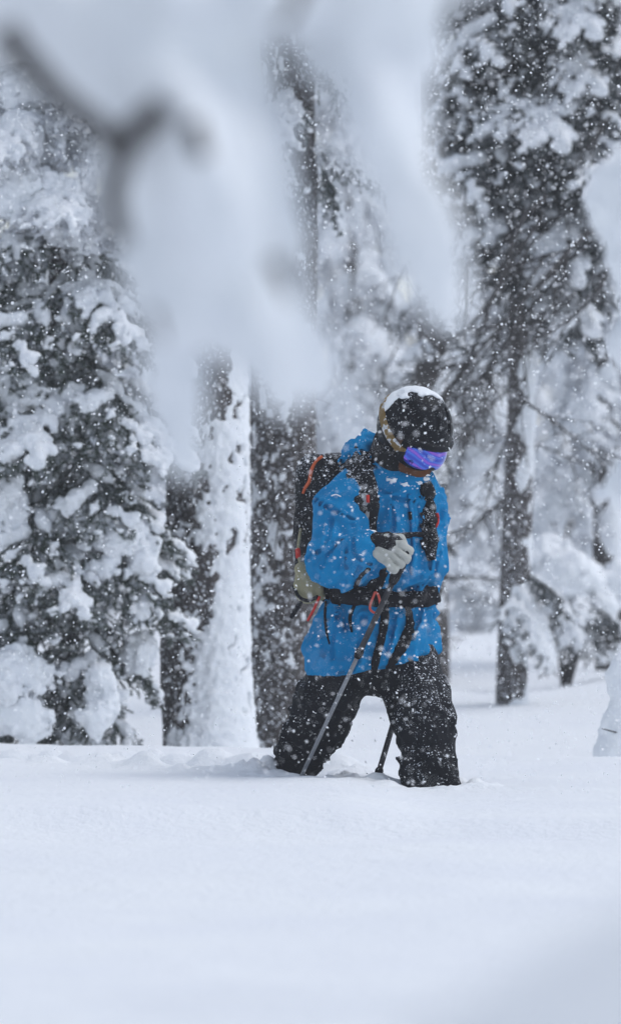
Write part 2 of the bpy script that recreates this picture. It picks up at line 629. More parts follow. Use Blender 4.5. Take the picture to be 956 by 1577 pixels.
def bare_branch(parent, start, direction, length, r0, seed, sag=0.25, twigs=9, depth=2):
    """one leafless limb with its side twigs"""
    r = random.Random(seed)
    S = Soup()
    def grow(p, d, ln, rad, lvl):
        n = 9 if lvl == depth else 6
        pts = [np.array(p, dtype=float)]
        d = np.array(d, dtype=float); d /= np.linalg.norm(d)
        for k in range(n):
            d = d + np.array([r.gauss(0, .07), r.gauss(0, .07), r.gauss(0, .06) - sag * (0.22 if lvl == depth else 0.12)])
            d /= np.linalg.norm(d)
            pts.append(pts[-1] + d * ln / n)
        pts = np.array(pts)
        S.tube(pts, np.linspace(rad, rad * 0.35, len(pts)), 5 if lvl == depth else 3, cap=False)
        if lvl > 0:
            m = twigs if lvl == depth else max(3, twigs // 2)
            for q in range(m):
                k = r.randrange(1, n)
                t = pts[min(k + 1, n)] - pts[k]; t /= np.linalg.norm(t)
                v = np.array([r.gauss(0, 1), r.gauss(0, 1), r.gauss(-0.2, .8)]); v -= (v @ t) * t; v /= np.linalg.norm(v)
                grow(pts[k], t * 0.85 + v * 0.75, ln * r.uniform(.25, .5), max(rad * .45, 0.0022), lvl - 1)
    grow(start, direction, length, r0, depth)
    return obj("bare_branch", S.mesh("bare_branch"), M_TWIG, parent)


def gz(x, y):
    return float(ground_z(np.array([x]), np.array([y]))[0])


def conifer(name, label, px, D, height, r0, boughs, lean=0.0, seed=0, group=None, dark=False, crust_amt=0.5, z_from=0.3, z_to=None, length=(0.5, 0.9), bare=0, nt=20, bark=None, toward=None, pitch=(-0.05, 0.35), lo_heavy=True):
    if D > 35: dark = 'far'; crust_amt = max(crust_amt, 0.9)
    r = random.Random(seed)
    b = at(px, 788.5, D); bx, by = b[0], b[1]; bz = gz(bx, by)
    root = empty(name, (bx, by, bz - 0.25), label, "tree", group)
    path = [(0, 0, 0)] + [(lean * h + 0.02 * math.sin(h * 2 + seed), 0.02 * math.cos(h * 1.7 + seed), 0.25 + h) for h in np.linspace(0.2, height, 6)]
    obj("trunk", trunk_mesh("trunk", path, [r0 * 1.1, r0, r0 * 0.8, r0 * 0.55, r0 * 0.25], nt, 60, 0.010, seed), bark or M_BARK_FAR, root)
    if crust_amt > 0:
        cr = lambda T, z, q: 0.012 * (np.cos(T - math.radians(-35)) - 1.0 + crust_amt) + 0.022 * fbm(q * 9, seed + 3) - 0.002
        obj("snow_crust", trunk_mesh("snow_crust", path, [r0 * 1.1, r0, r0 * 0.8, r0 * 0.55, r0 * 0.25], 30, 120, 0, seed, cr), M_PILLOW, root)
    P = spline(path, 200)
    z_to = z_to or height
    for k in range(boughs):
        f = (k + r.random() * 0.8) / boughs
        h = z_from + (z_to - z_from) * f
        i = int(np.argmin(np.abs(P[:, 2] - 0.25 - h)))
        p = P[i] + np.array(root.location)
        az = k * 2.399963 + r.uniform(-0.4, 0.4)
        if toward is not None and r.random() < toward[1]:
            az = toward[0] + r.gauss(0, 0.6)
        ln = (length[1] + (length[0] - length[1]) * (h / height)) * r.uniform(0.75, 1.15)
        bough(root, p, az, r.uniform(*pitch), ln, (r.choice((0, 1, 4, 2)) if dark == 'far' else r.randrange(6)), dark, True, r.uniform(-.25, .25))
    for k in range(bare):
        h = r.uniform(z_from * 0.5, z_to)
        i = int(np.argmin(np.abs(P[:, 2] - 0.25 - h)))
        az = r.uniform(0, 6.28)
        bare_branch(root, P[i], (math.cos(az), math.sin(az), r.uniform(-.5, .1)), r.uniform(.6, 1.1), 0.009, seed * 31 + k)
    return root


# --- the young fir on the left, thick with snow
b = at(105, 788.5, 22.6)
fir = empty("fir_tree", (b[0], b[1], gz(b[0], b[1]) - 0.2), "young green fir bowed under thick snow pillows at the left edge, beside the plastered trunk", "tree")
fp = np.array([(0, 0, 0), (0.02, 0, 0.6), (-0.02, 0.02, 1.3), (-0.04, 0.0, 2.2), (-0.06, 0.03, 3.2), (-0.05, 0.0, 4.2)])
obj("trunk", trunk_mesh("trunk", fp, [0.055, 0.05, 0.042, 0.03, 0.012], 18, 70, 0.008, 41), M_BARK, fir)
FIR = [  # px, py of the root of each bough, azimuth in degrees (0 = right, -90 = to the lens), pitch, length, variant
    (110, 1080, -100, 0.75, 0.42, 1), (120, 1050, -30, 0.70, 0.50, 2), (100, 1040, 200, 0.55, 0.55, 0), (95, 1010, 230, 0.35, 0.62, 4), (118, 1000, -60, 0.95, 0.46, 0),
    (108, 960, 185, 0.20, 0.66, 0), (115, 930, -10, 0.55, 0.50, 3), (108, 920, -70, 0.60, 0.52, 3), (105, 890, 225, 0.35, 0.62, 5), (110, 860, -35, 0.25, 0.58, 2),
    (110, 830, -80, 0.15, 0.62, 4), (112, 815, -15, 0.05, 0.50, 0), (100, 800, 200, 0.25, 0.66, 2), (108, 770, -55, 0.40, 0.60, 3), (104, 750, 245, 0.30, 0.66, 5),
    (104, 730, -20, 0.30, 0.60, 5), (100, 700, 190, 0.15, 0.70, 3), (104, 680, -75, 0.35, 0.60, 2), (100, 640, 235, 0.10, 0.66, 0), (104, 620, -40, 0.08, 0.66, 0),
    (100, 600, -100, 0.15, 0.66, 0), (100, 590, 200, 0.05, 0.70, 4), (102, 560, -5, 0.25, 0.58, 3), (100, 535, -60, 0.35, 0.62, 5), (98, 510, 215, 0.25, 0.70, 3),
    (100, 480, -25, 0.10, 0.60, 1), (96, 450, 250, 0.15, 0.66, 2), (98, 430, -55, 0.12, 0.62, 4), (96, 400, 190, 0.20, 0.68, 1), (98, 385, -12, 0.25, 0.52, 3),
    (95, 350, 225, 0.1, 0.62, 0), (95, 320, -50, 0.05, 0.58, 0), (92, 290, -90, 0.0, 0.55, 4), (92, 260, 200, 0.0, 0.62, 0), (92, 225, -40, 0.0, 0.52, 0),
    (90, 190, 240, 0.0, 0.55, 4), (90, 150, -70, 0.0, 0.5, 0), (90, 110, 180, 0.0, 0.55, 1), (90, 70, -20, 0.0, 0.45, 4), (90, 30, 230, 0.0, 0.5, 0),
    (90, -30, -60, 0.0, 0.45, 1), (90, -90, 150, 0.0, 0.45, 0), (90, -160, 20, 0.0, 0.4, 2), (90, -240, -110, 0.0, 0.35, 1), (90, -320, 60, 0.0, 0.3, 0),
    (100, 1020, 90, 0.5, 0.5, 2), (100, 860, 110, 0.3, 0.6, 3), (100, 700, 70, 0.3, 0.6, 1), (100, 520, 100, 0.3, 0.6, 2), (98, 350, 80, 0.2, 0.5, 0),
]
for px, py, az, pit, ln, var in FIR:
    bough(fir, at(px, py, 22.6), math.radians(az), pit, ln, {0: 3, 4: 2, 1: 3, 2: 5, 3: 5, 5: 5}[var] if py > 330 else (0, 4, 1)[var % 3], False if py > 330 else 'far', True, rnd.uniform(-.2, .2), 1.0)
PILLOWS = [  # px, py, half width, half height, slope, distance
    (70, 612, 100, 40, .25, 22.15), (185, 645, 62, 42, .35, 22.25), (15, 590, 60, 34, .1, 22.2), (25, 1040, 70, 62, .3, 22.05), (15, 1100, 62, 50, .3, 22.0), (148, 1075, 25, 62, 0, 22.1),
    (168, 815, 70, 40, .3, 22.15), (105, 800, 45, 30, -.2, 22.2), (218, 850, 32, 38, .5, 22.2), (130, 492, 44, 34, -.5, 22.2), 
    (8, 775, 36, 48, .5, 22.1), (50, 290, 85, 66, .2, 22.2), (105, 345, 60, 38, .5, 22.2), (25, 210, 70, 55, .2, 22.3), (216, 1000, 25, 32, .6, 22.3), (60, 140, 70, 40, .1, 22.3)]
for k, (cx, cy_, hw, hh, slp, D) in enumerate(PILLOWS):
    D += 0.14; c = at(cx, cy_, D); s = 0.80 * D / FPX; g = random.Random(900 + k)
    W, Hh = hw * s, hh * s
    lum = Lumps(c - [W * 1.5 + .08, W * .8 + .08, Hh * 1.8 + .08], c + [W * 1.5 + .08, W * .8 + .08, Hh * 1.8 + .08], 0.008, 0.035, 1.0)
    n_ = 9
    for q in range(n_):
        u = -0.85 + 1.7 * (q + g.uniform(-.3, .3)) / (n_ - 1) if hw >= hh else g.uniform(-.5, .5)
        v = (g.uniform(-.35, .35) if hw >= hh else -0.85 + 1.7 * q / (n_ - 1))
        rr = min(W, Hh) * g.uniform(.50, .85) * (1 - 0.35 * abs(u if hw >= hh else v * (v > 0)))
        p = c + np.array([u * W, g.uniform(-.4, .4) * min(W, .1), v * Hh - slp * u * W])
        lum.add(p, p + [g.uniform(-.3, .3) * rr, g.uniform(-.5, .5) * rr, -0.5 * rr], rr, rr * .8)
    me = lum.mesh("snow_pillow", [(0.026, 12, 900 + k), (0.016, 34, 950 + k), (0.011, 70, 990 + k)])
    if len(me.polygons): 
        o_ = obj("snow_pillow", me, M_PILLOW, fir); o_.location = -fir.location; o_["kind"] = "stuff"

# --- the plastered trunk and the dark trunk beside it
b = at(316, 788.5, 22.9)
tA = empty("fir_tree", (b[0], b[1], gz(b[0], b[1]) - 0.25), "thick fir trunk plastered white with snow down its side, just behind the walker's back", "tree")
pA = [(0, 0, 0), (0.0, 0, 0.9), (0.004, 0, 1.9), (0.0, 0, 3.0), (0.01, 0, 4.5), (0.0, 0, 7.5)]
rA = [0.178, 0.168, 0.160, 0.15, 0.14, 0.11]
obj("trunk", trunk_mesh("trunk", pA, rA, 90, 420, 0.016, 51), M_BARK, tA)


def crust_A(T, z, q):
    d = np.cos(T - math.radians(-38))                   # snow driven in from the front right
    rag = 0.020 * fbm(q * [16, 16, 9], 61, 3) + 0.026 * vnoise(q * [42, 42, 34], 62) + 0.018 * vnoise(q * [90, 90, 70], 63)
    t = 0.036 * (d - 0.46) + rag * np.clip(1.06 - d, 0.09, 1)
    fleck = np.clip(fbm(q * [31, 31, 19] + 0.7 * vnoise(q * 21, 68)[..., None], 64, 3) - 0.16 - 0.35 * (vnoise(q * [5, 5, 3.1], 67) < 0.1), 0, 1) * (np.exp(-((T - math.radians(325)) / 0.33) ** 2) + 0.04)
    t -= 0.22 * fleck
    t -= 0.045 * sstep(1.45, 2.05, z + 0.1 * vnoise(q * 9, 65)) * np.clip(1.0 - np.cos(T - math.radians(-5)) ** 3, 0, 1)   # bare bark higher up
    t += 0.17 * np.exp(-np.clip(z - 0.12, 0, None) / 0.17) * np.clip(0.45 + np.cos(T + math.radians(75)), 0, 1)
    return np.clip(t, -0.03, 0.3)


def crust_path(p, r, top=3.5):
    P = spline(p, 300); R = np.interp(np.linspace(0, 1, 300), np.linspace(0, 1, len(r)), r)
    k = P[:, 2] < top
    return P[k][::6], R[k][::6]


cp, cr_ = crust_path(pA, rA)
obj("snow_crust", trunk_mesh("snow_crust", cp, cr_, 170, 480, 0, 52, crust_A), M_PILLOW, tA)
for k, (z, az, ln) in enumerate([(3.4, 200, .8), (3.9, 20, .8), (4.4, 120, .9), (4.9, 260, .9), (5.4, 330, .8), (5.9, 90, .8), (6.4, 200, .7)]):
    bough(tA, np.array(tA.location) + [0, 0, z], math.radians(az), 0.1, ln, k)

b = at(437, 788.5, 23.7)
tB = empty("fir_tree", (b[0], b[1], gz(b[0], b[1]) - 0.25), "dark brown fir trunk flecked with snow, between the plastered trunk and the walker", "tree")
pB = [(0, 0, 0), (0.0, 0, 1.0), (0.0, 0, 2.0), (0.012, 0, 3.0), (0.02, 0, 4.5), (0.03, 0, 7.5)]
rB = [0.146, 0.140, 0.134, 0.125, 0.11, 0.09]
obj("trunk", trunk_mesh("trunk", pB, rB, 80, 380, 0.015, 55), M_BARK, tB)


def crust_B(T, z, q):
    d = np.cos(T - math.radians(-115))
    t = 0.010 * (d - 1.25) + 0.020 * fbm(q * [9, 9, 5], 71, 3) + 0.018 * vnoise(q * [36, 36, 26], 72) + 0.010 * vnoise(q * [85, 85, 70], 73) - 0.008
    return np.clip(t * np.where(t > 0, 0.5, 1) + 0.09 * np.exp(-np.clip(z - 0.1, 0, None) / 0.08), -0.03, 0.2)


cp, cr_ = crust_path(pB, rB)
obj("snow_crust", trunk_mesh("snow_crust", cp, cr_, 120, 420, 0, 56, crust_B), M_PILLOW, tB)
for k, (px, py, az, pit, ln, v) in enumerate([(488, 250, -5, .9, .30, 3), (488, 235, 5, .2, .32, 4), (440, 150, 250, .5, .4, 0), (440, 240, 225, .6, .35, 1), (480, 90, 10, .3, .5, 2), (480, 30, 60, .2, .6, 1), (440, -60, 200, .1, .7, 2), (480, -160, 340, .1, .7, 0), (440, -300, 120, .1, .7, 4)]):
    bough(tB, at(px, py, 23.6), math.radians(az), pit, ln, v)
for k, (py, az) in enumerate([(640, 240), (700, 200), (780, 265), (560, 300)]):
    bare_branch(tB, local(at(430, py, 23.6), tB), (math.cos(math.radians(az)), math.sin(math.radians(az)), -.7), .35, .006, 300 + k, .4, 6, 1)

# --- the firs on the right
tC = conifer("fir_tree", "slender dark fir whose bare trunk stands in the snow to the right of the walker", 788, 27.0, 7.0, 0.072, 0, 0.022, 81, crust_amt=0.25, bark=M_BARK)
CROWN = [  # px, py, azimuth, pitch, length, variant
    (822, 440, -20, .5, .45, 5), (826, 415, -60, .5, .5, 3), (824, 425, 70, .5, .5, 5),
    (828, 390, 195, .40, .62, 5), (830, 370, -80, .35, .62, 3), (832, 340, 250, .30, .62, 3), (835, 310, 10, .35, .60, 5), (836, 290, 205, .30, .62, 5), (838, 270, -55, .25, .62, 2),
    (840, 240, 225, .20, .62, 5), (842, 210, -15, .25, .62, 3), (844, 185, 190, .15, .60, 5), (846, 160, -75, .15, .62, 5), (848, 130, 240, .15, .62, 3), (850, 100, 5, .2, .6, 5),
    (852, 70, 205, .10, .62, 2), (854, 45, -45, .10, .62, 5), (856, 20, 230, .1, .62, 3), (858, -10, -10, .1, .6, 5), (860, -40, 195, .05, .62, 1), (862, -80, -65, .05, .6, 3),
    (864, -120, 150, .05, .6, 2), (866, -170, 30, .05, .55, 0), (868, -230, 250, .05, .5, 1), (870, -300, 110, .05, .45, 4), (846, 150, 60, .2, .6, 3), (836, 300, 110, .3, .6, 5), (850, 120, 180, .3, .7, 5), (846, 60, 170, .3, .7, 3), (842, 230, 165, .35, .66, 5), (838, 170, 215, .4, .7, 3), (845, 90, -70, .3, .7, 5), (835, 250, 235, .35, .66, 3),
    (792, 905, -25, .85, .42, 4), (794, 880, 10, .35, .34, 3), 
]
for q in range(34):
    py_ = -60 + 430 * (q / 33.0)
    CROWN.append((862 - 0.09 * max(py_, 0), py_, (195, -30, 235, -75, 175, 15)[q % 6] + rnd.uniform(-18, 18), .12 + rnd.uniform(0, .35), rnd.uniform(.55, .85), (5, 3, 5, 2, 5, 3)[(q * 5) % 6]))
for k, (px, py, az, pit, ln, v) in enumerate(CROWN):
    if py < 560 and v not in (3, 5): v = 5 if k % 2 else 3
    if 290 < py < 560 and k % 2: continue
    bough(tC, at(px, py, 27.0), math.radians(az), pit, ln, v, True, True, rnd.uniform(-.2, .2))
for k, (px, py, qx, qy, ln, r0) in enumerate([(935, 335, 690, 528, 1.0, .011), (900, 380, 720, 560, .9, .008), (860, 430, 690, 600, .75, .007), (840, 480, 680, 640, .75, .006), (945, 410, 850, 520, .5, .006),
                                              (815, 540, 690, 650, .55, .005), (810, 580, 700, 690, .5, .005), (870, 330, 740, 430, .6, .006), (900, 300, 760, 470, .7, .006), (818, 500, 720, 540, .5, .006), (812, 610, 720, 830, .55, .005), (810, 620, 900, 720, .5, .005), (790, 760, 690, 840, .45, .006)]):
    a, c = at(px, py, 26.3 + 0.1 * (k % 5)), at(qx, qy, 26.1 + 0.13 * (k % 4))
    bare_branch(tC, local(a, tC), c - a + [0, 0, 0.12], ln * 1.1, r0 * 1.5, 500 + k, .22, 12, 2)

for k, (pts, r0) in enumerate([([(842, 300), (800, 345), (770, 430), (735, 490), (684, 530)], .015), ([(945, 395), (925, 440), (890, 480), (845, 512), (790, 540)], .010), ([(838, 330), (790, 400), (755, 470), (720, 560), (688, 600)], .010),
                               ([(835, 400), (790, 470), (750, 540), (700, 580)], .008), ([(720, 400), (716, 450), (712, 520)], .006), ([(940, 180), (930, 190), (915, 215)], .010)]):
    P = spline([at(x, y, 26.0 + .05 * k) for x, y in pts], 18)
    S = Soup(); S.tube(local(P, tC), np.linspace(r0, r0 * .35, 18), 6, cap=False)
    for q in range(2, 17):
        t = P[min(q + 1, 17)] - P[q]; ln = rnd.uniform(.08, .26)
        e = P[q] + t / np.linalg.norm(t) * ln * .8 + np.array([rnd.uniform(-.3, .2), rnd.uniform(-.5, .5), rnd.uniform(-.7, .3)]) * ln
        S.tube(local(spline([P[q], (P[q] + e) / 2 + [0, 0, .01], e], 5), tC), np.linspace(r0 * .4, .0018, 5), 3, cap=False)
    obj("bare_branch", S.mesh("bare_branch"), M_TWIG, tC)

conifer("fir_tree", "dim fir with a dark trunk at the right edge, behind the rounded snowy shrub", 934, 31.5, 7.0, 0.085, 22, 0.0, 83, dark='far', z_from=0.95, z_to=6.5, length=(.35, .75), bare=6, toward=(math.pi * 1.15, .4), pitch=(.3, .9))
conifer("fir_tree", "small grey fir behind the walker's helmet, half lost in the snowfall", 662, 30.5, 4.6, 0.105, 16, 0.0, 85, dark=True, crust_amt=0.15, z_from=0.9, z_to=2.9, length=(.18, .42), bare=8, pitch=(.3, .9))
conifer("fir_tree", "pale snow-laden fir in the gap between the dark trunk and the walker's helmet", 548, 46.0, 7.5, 0.085, 40, 0.0, 87, z_from=0.5, z_to=7.2, length=(.35, .8), bare=3, pitch=(.2, .8))
conifer("fir_tree", "slim far fir standing between the walker and the slender trunk", 725, 41.0, 8.0, 0.075, 34, 0.0, 89, z_from=0.8, z_to=7.6, length=(.35, .8), bare=5, pitch=(.3, .8))
conifer("fir_tree", "far fir beyond the slender trunk, its boughs hanging over the shrub", 908, 52.0, 8.5, 0.07, 26, 0.0, 91, z_from=1.1, z_to=8.0, length=(.4, .9), bare=4, pitch=(.3, .8))
conifer("fir_tree", "far snowy fir seen through the gap left of the plastered trunk", 215, 40.0, 8.0, 0.10, 40, 0.0, 93, z_from=0.6, z_to=7.6, length=(.5, 1.0), pitch=(.2, .7))
conifer("fir_tree", "pale fir far behind the dark trunk", 450, 47.0, 9.0, 0.10, 36, 0.0, 95, z_from=0.6, z_to=8.5, length=(.5, 1.0), pitch=(.2, .7))
for k, (px, D, lab) in enumerate([
        (60, 52, "faint pale fir glimpsed through the boughs of the young fir at the left"), (140, 58, "faint pale fir far back, seen past the tip of the forked twig"), (600, 56, "faint pale fir far behind the walker's helmet"),
        (680, 66, "faint pale fir far back, just to the right of the helmet"), (790, 58, "faint pale fir far back, in line with the slender bare trunk"),
        (985, 50, "faint pale fir far back at the right edge"), (880, 76, "faint pale fir far beyond the rounded snowy shrub"), (520, 74, "faint pale fir far back, between the dark trunk and the helmet")]):
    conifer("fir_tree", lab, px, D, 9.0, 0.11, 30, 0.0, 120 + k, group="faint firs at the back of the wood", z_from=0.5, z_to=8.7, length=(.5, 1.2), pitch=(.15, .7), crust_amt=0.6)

conifer("fir_tree", "low snow-smothered young fir just right of the walker's hip, far back", 728, 39.0, 0.95, 0.03, 20, 0.0, 141, z_from=0.12, z_to=0.9, length=(.18, .46), pitch=(.1, .6), crust_amt=0.9, toward=(-1.6, .3))
conifer("fir_tree", "low snow-smothered young fir between the walker's sleeve and the slender trunk, farther off", 762, 47.0, 1.5, 0.035, 26, 0.0, 143, z_from=0.15, z_to=1.4, length=(.2, .6), pitch=(.1, .6), crust_amt=0.9, toward=(-1.6, .3))
conifer("fir_tree", "low snow-smothered young fir far beyond the rounded shrub at the right", 925, 45.0, 1.6, 0.035, 26, 0.0, 145, z_from=0.15, z_to=1.5, length=(.2, .6), pitch=(.1, .6), crust_amt=0.9, toward=(-1.6, .3))

# --- rounded snowy shrub and the snowed-over sapling at the right edge
b = at(868, 788.5, 29.5)
shrub = empty("snowy_shrub", (b[0], b[1], gz(b[0], b[1]) - 0.1), "low shrub buried in one rounded heap of snow, right of the slender trunk", "shrub")
lum = Lumps(at(780, 1010, 29.5) + [0, -.4, 0], at(990, 790, 29.5) + [0, .4, 0], 0.013, 0.05, 1.1)
for px, py, dy, rr in [(850, 860, 0, 42), (880, 880, -.08, 40), (905, 895, .02, 34), (845, 905, -.06, 30), (870, 925, -.1, 34), (920, 925, 0, 30), (845, 850, .1, 34), (950, 900, .1, 34), (895, 940, -.06, 22)]:
    p = at(px, py, 29.5) + [0, dy, 0]; rr = 0.86 * rr / FPX * 29.5
    lum.add(p, p + [rr * .3, 0, -.02], rr, rr * .9)
obj("snow_heap", lum.mesh("snow_heap", [(0.04, 8, 5), (0.022, 24, 6), (0.009, 60, 7)]), M_PILLOW, shrub).location = -shrub.location
S = Soup()
for k in range(7):
    a = np.array([0.0, 0, 0.0]); e = local(at(rnd.uniform(840, 930), rnd.uniform(880, 930), 29.5) + [0, rnd.uniform(-.15, .15), 0], shrub)
    S.tube(spline([a, a * .5 + e * .5 + [0, 0, .05], e], 8), np.linspace(.010, .004, 8), 5)
obj("stem", S.mesh("stem"), M_TWIG, shrub)
for px, py, az, pit, ln, v in [(850, 925, 240, .5, .35, 3), (880, 945, -70, .5, .35, 5), (915, 935, -20, .5, .35, 3), (830, 900, 215, .5, .3, 5), (895, 915, -100, .4, .4, 3)]:
    bough(shrub, at(px, py, 29.4), math.radians(az), pit, ln, v, True)

b = at(962, 788.5, 20.6)
sap = empty("snowed_sapling", (b[0], b[1], gz(b[0], b[1]) - 0.1), "small sapling wrapped wholly in snow at the right edge, on the lip of the drift", "sapling")
lum = Lumps(at(900, 1215, 20.6) + [0, -.2, 0], at(1040, 950, 20.6) + [0, .2, 0], 0.008, 0.03)
for px, py, r1, qx, qy, r2 in [(962, 1025, 26, 966, 1040, 24), (964, 1050, 22, 962, 1100, 26), (956, 1105, 28, 950, 1185, 40), (950, 1040, 16, 946, 1060, 14), (944, 1125, 14, 934, 1140, 10), (975, 1100, 24, 985, 1190, 36)]:
    lum.add(at(px, py, 20.6), at(qx, qy, 20.6), r1 / FPX * 20.6, r2 / FPX * 20.6)
obj("snow_cover", lum.mesh("snow_cover", [(0.012, 18, 15), (0.006, 50, 16)]), M_PILLOW, sap).location = -sap.location
S = Soup()
S.tube(local([at(962, 1200, 20.6), at(963, 1100, 20.6), at(962, 1010, 20.6)], sap), [.012, .009, .004], 6)
for px, py, qx, qy in [(955, 1130, 926, 1122), (970, 1080, 1000, 1070)]:
    S.tube(local([at(px, py, 20.55), at(qx, qy, 20.45)], sap), [.004, .002], 4)
obj("stem", S.mesh("stem"), M_TWIG, sap)

# ------------------------------------------------------------------ branches hanging close to the lens
DB = 5.1
limb = empty("snow_laden_branch", tuple(at(330, -60, DB)), "big out-of-focus snow-laden branch hanging across the top, close to the lens", "branch")
lo = at(-160, 790, DB - .16); hi = at(760, -260, DB + .16)
lum = Lumps((lo[0], lo[1], lo[2]), (hi[0], hi[1], hi[2]), 0.0065, 0.03)
SC = DB / FPX
for x0, y0, r0, x1, y1, r1, d0, d1 in [
    (-120, -30, 95, 250, -10, 95, .03, 0), (250, -10, 95, 690, -60, 80, 0, .02), (60, 20, 60, 190, 120, 60, .03, .02),
    (230, 90, 85, 300, 260, 105, 0, -.02), (330, 120, 60, 350, 300, 78, .03, .03), (215, 260, 60, 215, 400, 55, .02, .02), (300, 260, 105, 300, 420, 105, -.02, 0),
    (285, 410, 95, 290, 445, 76, 0, 0), (250, 470, 42, 268, 590, 24, .02, .02), (268, 590, 23, 270, 720, 15, .02, .01), (375, 410, 70, 436, 510, 60, .01, .0),
    (430, 520, 60, 488, 605, 40, 0, 0), (395, 300, 40, 430, 440, 42, .04, .03), (160, 300, 34, 150, 360, 26, .04, .04), (405, 510, 40, 420, 590, 28, -.03, -.03),
    (600, -20, 66, 606, 200, 58, .02, .0), (606, 200, 56, 655, 360, 60, 0, -.02), (655, 360, 58, 688, 480, 40, -.02, -.02), (560, 30, 40, 575, 260, 24, .05, .05), (480, 0, 50, 500, 60, 40, .05, .05)]:
    lum.add(at(x0, y0, DB) + [0, d0, 0], at(x1, y1, DB) + [0, d1, 0], r0 * SC, r1 * SC)
obj("snow_load", lum.mesh("snow_load", [(0.020, np.array([[19, 3, 4], [-4, 15, 3], [6, -5, 9.0]]), 25), (0.011, np.array([[34, 9, -8], [5, 30, 11], [12, -7, 17.0]]), 27), (0.006, 60, 26)]), M_NEAR, limb).location = -limb.location


def near_twig(pts, r0, r1, dy):
    P = spline([at(x, y, DB) + [0, dy, 0] for x, y in pts], 16)
    S = Soup(); S.tube(local(P, limb), np.linspace(r0, r1, 16) * SC, 8)
    return obj("twig", S.mesh("twig"), M_TWIG, limb)


near_twig([(14, 58), (40, 96), (100, 165), (188, 240), (178, 310), (192, 385)], 22, 17, -.100)
near_twig([(188, 240), (215, 212), (258, 172)], 21, 18, -.104)
near_twig([(300, 200), (310, 235), (318, 255)], 14, 11, -.120)
near_twig([(425, 400), (440, 460), (452, 530)], 11, 7, -.035)
near_twig([(430, 50), (450, 20), (480, -60)], 9, 12, -.05)
near_twig([(236, 480), (244, 505), (250, 530)], 6, 4, -.045)
near_twig([(-400, -500), (-100, -260), (200, -100), (460, -40), (720, -80)], 40, 20, .02)
near_twig([(690, -60), (700, 10), (705, 30)], 24, 16, .03)

DR = 10.5
limb2 = empty("snow_laden_branch", tuple(at(985, 300, DR)), "softly blurred snow-laden branch tip entering at the right edge, in front of the dark fir", "branch")
lum = Lumps(at(880, 830, DR - .15), at(1150, 160, DR + .15), 0.008, 0.03)
for x0, y0, r0, x1, y1, r1 in [(958, 310, 46, 1010, 270, 55), (968, 350, 36, 1010, 420, 46), (985, 420, 42, 985, 520, 40), (1010, 500, 45, 1020, 640, 40), (955, 742, 28, 1005, 735, 40), (1000, 640, 40, 1010, 735, 40)]:
    lum.add(at(x0, y0, DR), at(x1, y1, DR), r0 / FPX * DR, r1 / FPX * DR)
obj("snow_load", lum.mesh("snow_load", [(0.030, 12, 35), (0.016, 30, 37), (0.007, 60, 36)]), M_NEAR, limb2).location = -limb2.location
S = Soup(); S.tube(local(spline([at(1250, 60, DR), at(1080, 260, DR), at(1010, 420, DR), at(1010, 640, DR), at(960, 745, DR)], 20), limb2), np.linspace(.022, .006, 20), 8)
obj("twig", S.mesh("twig"), M_TWIG, limb2)

# ------------------------------------------------------------------ the walker
PXM = FPX / CAM_D


def J(px, py, dy=0.0):
    """a point near the walker: photo place, plus metres away from the lens"""
    return np.array([(px - 478.0) / PXM, dy, CAM_Z + (788.5 - py) / PXM], dtype=F32)


def px(v):
    return v / PXM


def cloth_mat(name, col, col2, rough, weave, dust, fold=0.0, dust_low=0.0):
    m, n, l, b = material(name, rough)
    tc = n.new("ShaderNodeTexCoord")
    v = noise(n, 9, 4, tc.outputs['Object'], l)
    r = ramp(n, l, v.outputs[0], [(0.3, col), (0.7, col2)])
    ge = n.new("ShaderNodeNewGeometry")
    sp = n.new("ShaderNodeSeparateXYZ"); l.new(ge.outputs['Normal'], sp.inputs[0])
    s = noise(n, 150, 3, tc.outputs['Object'], l, 0.6)
    s2 = noise(n, 22, 3, tc.outputs['Object'], l, 0.6)
    a = n.new("ShaderNodeMath"); a.operation = 'MULTIPLY_ADD'            # settled flakes: speckle, more on what faces up
    l.new(sp.outputs['Z'], a.inputs[0]); a.inputs[1].default_value = 0.085; l.new(s.outputs[0], a.inputs[2])
    a2 = n.new("ShaderNodeMath"); a2.operation = 'MULTIPLY_ADD'
    l.new(s2.outputs[0], a2.inputs[0]); a2.inputs[1].default_value = 0.22; l.new(a.outputs[0], a2.inputs[2])
    r2 = ramp(n, l, a2.outputs[0], [(dust, (0, 0, 0)), (dust + 0.05, (1, 1, 1))])
    l.new(mix_col(n, l, r2.outputs[0], r.outputs[0], (0.74, 0.77, 0.83)), b.inputs['Base Color'])
    w = noise(n, weave, 3, tc.outputs['Object'], l)
    f = noise(n, 28, 4, tc.outputs['Object'], l)
    ad = n.new("ShaderNodeMath"); ad.operation = 'MULTIPLY_ADD'
    l.new(f.outputs[0], ad.inputs[0]); ad.inputs[1].default_value = 3.0; l.new(w.outputs[0], ad.inputs[2])
    bump(n, l, b, ad.outputs[0], 0.45, 0.003 + fold)
    b.inputs['Specular IOR Level'].default_value = 0.08
    return m


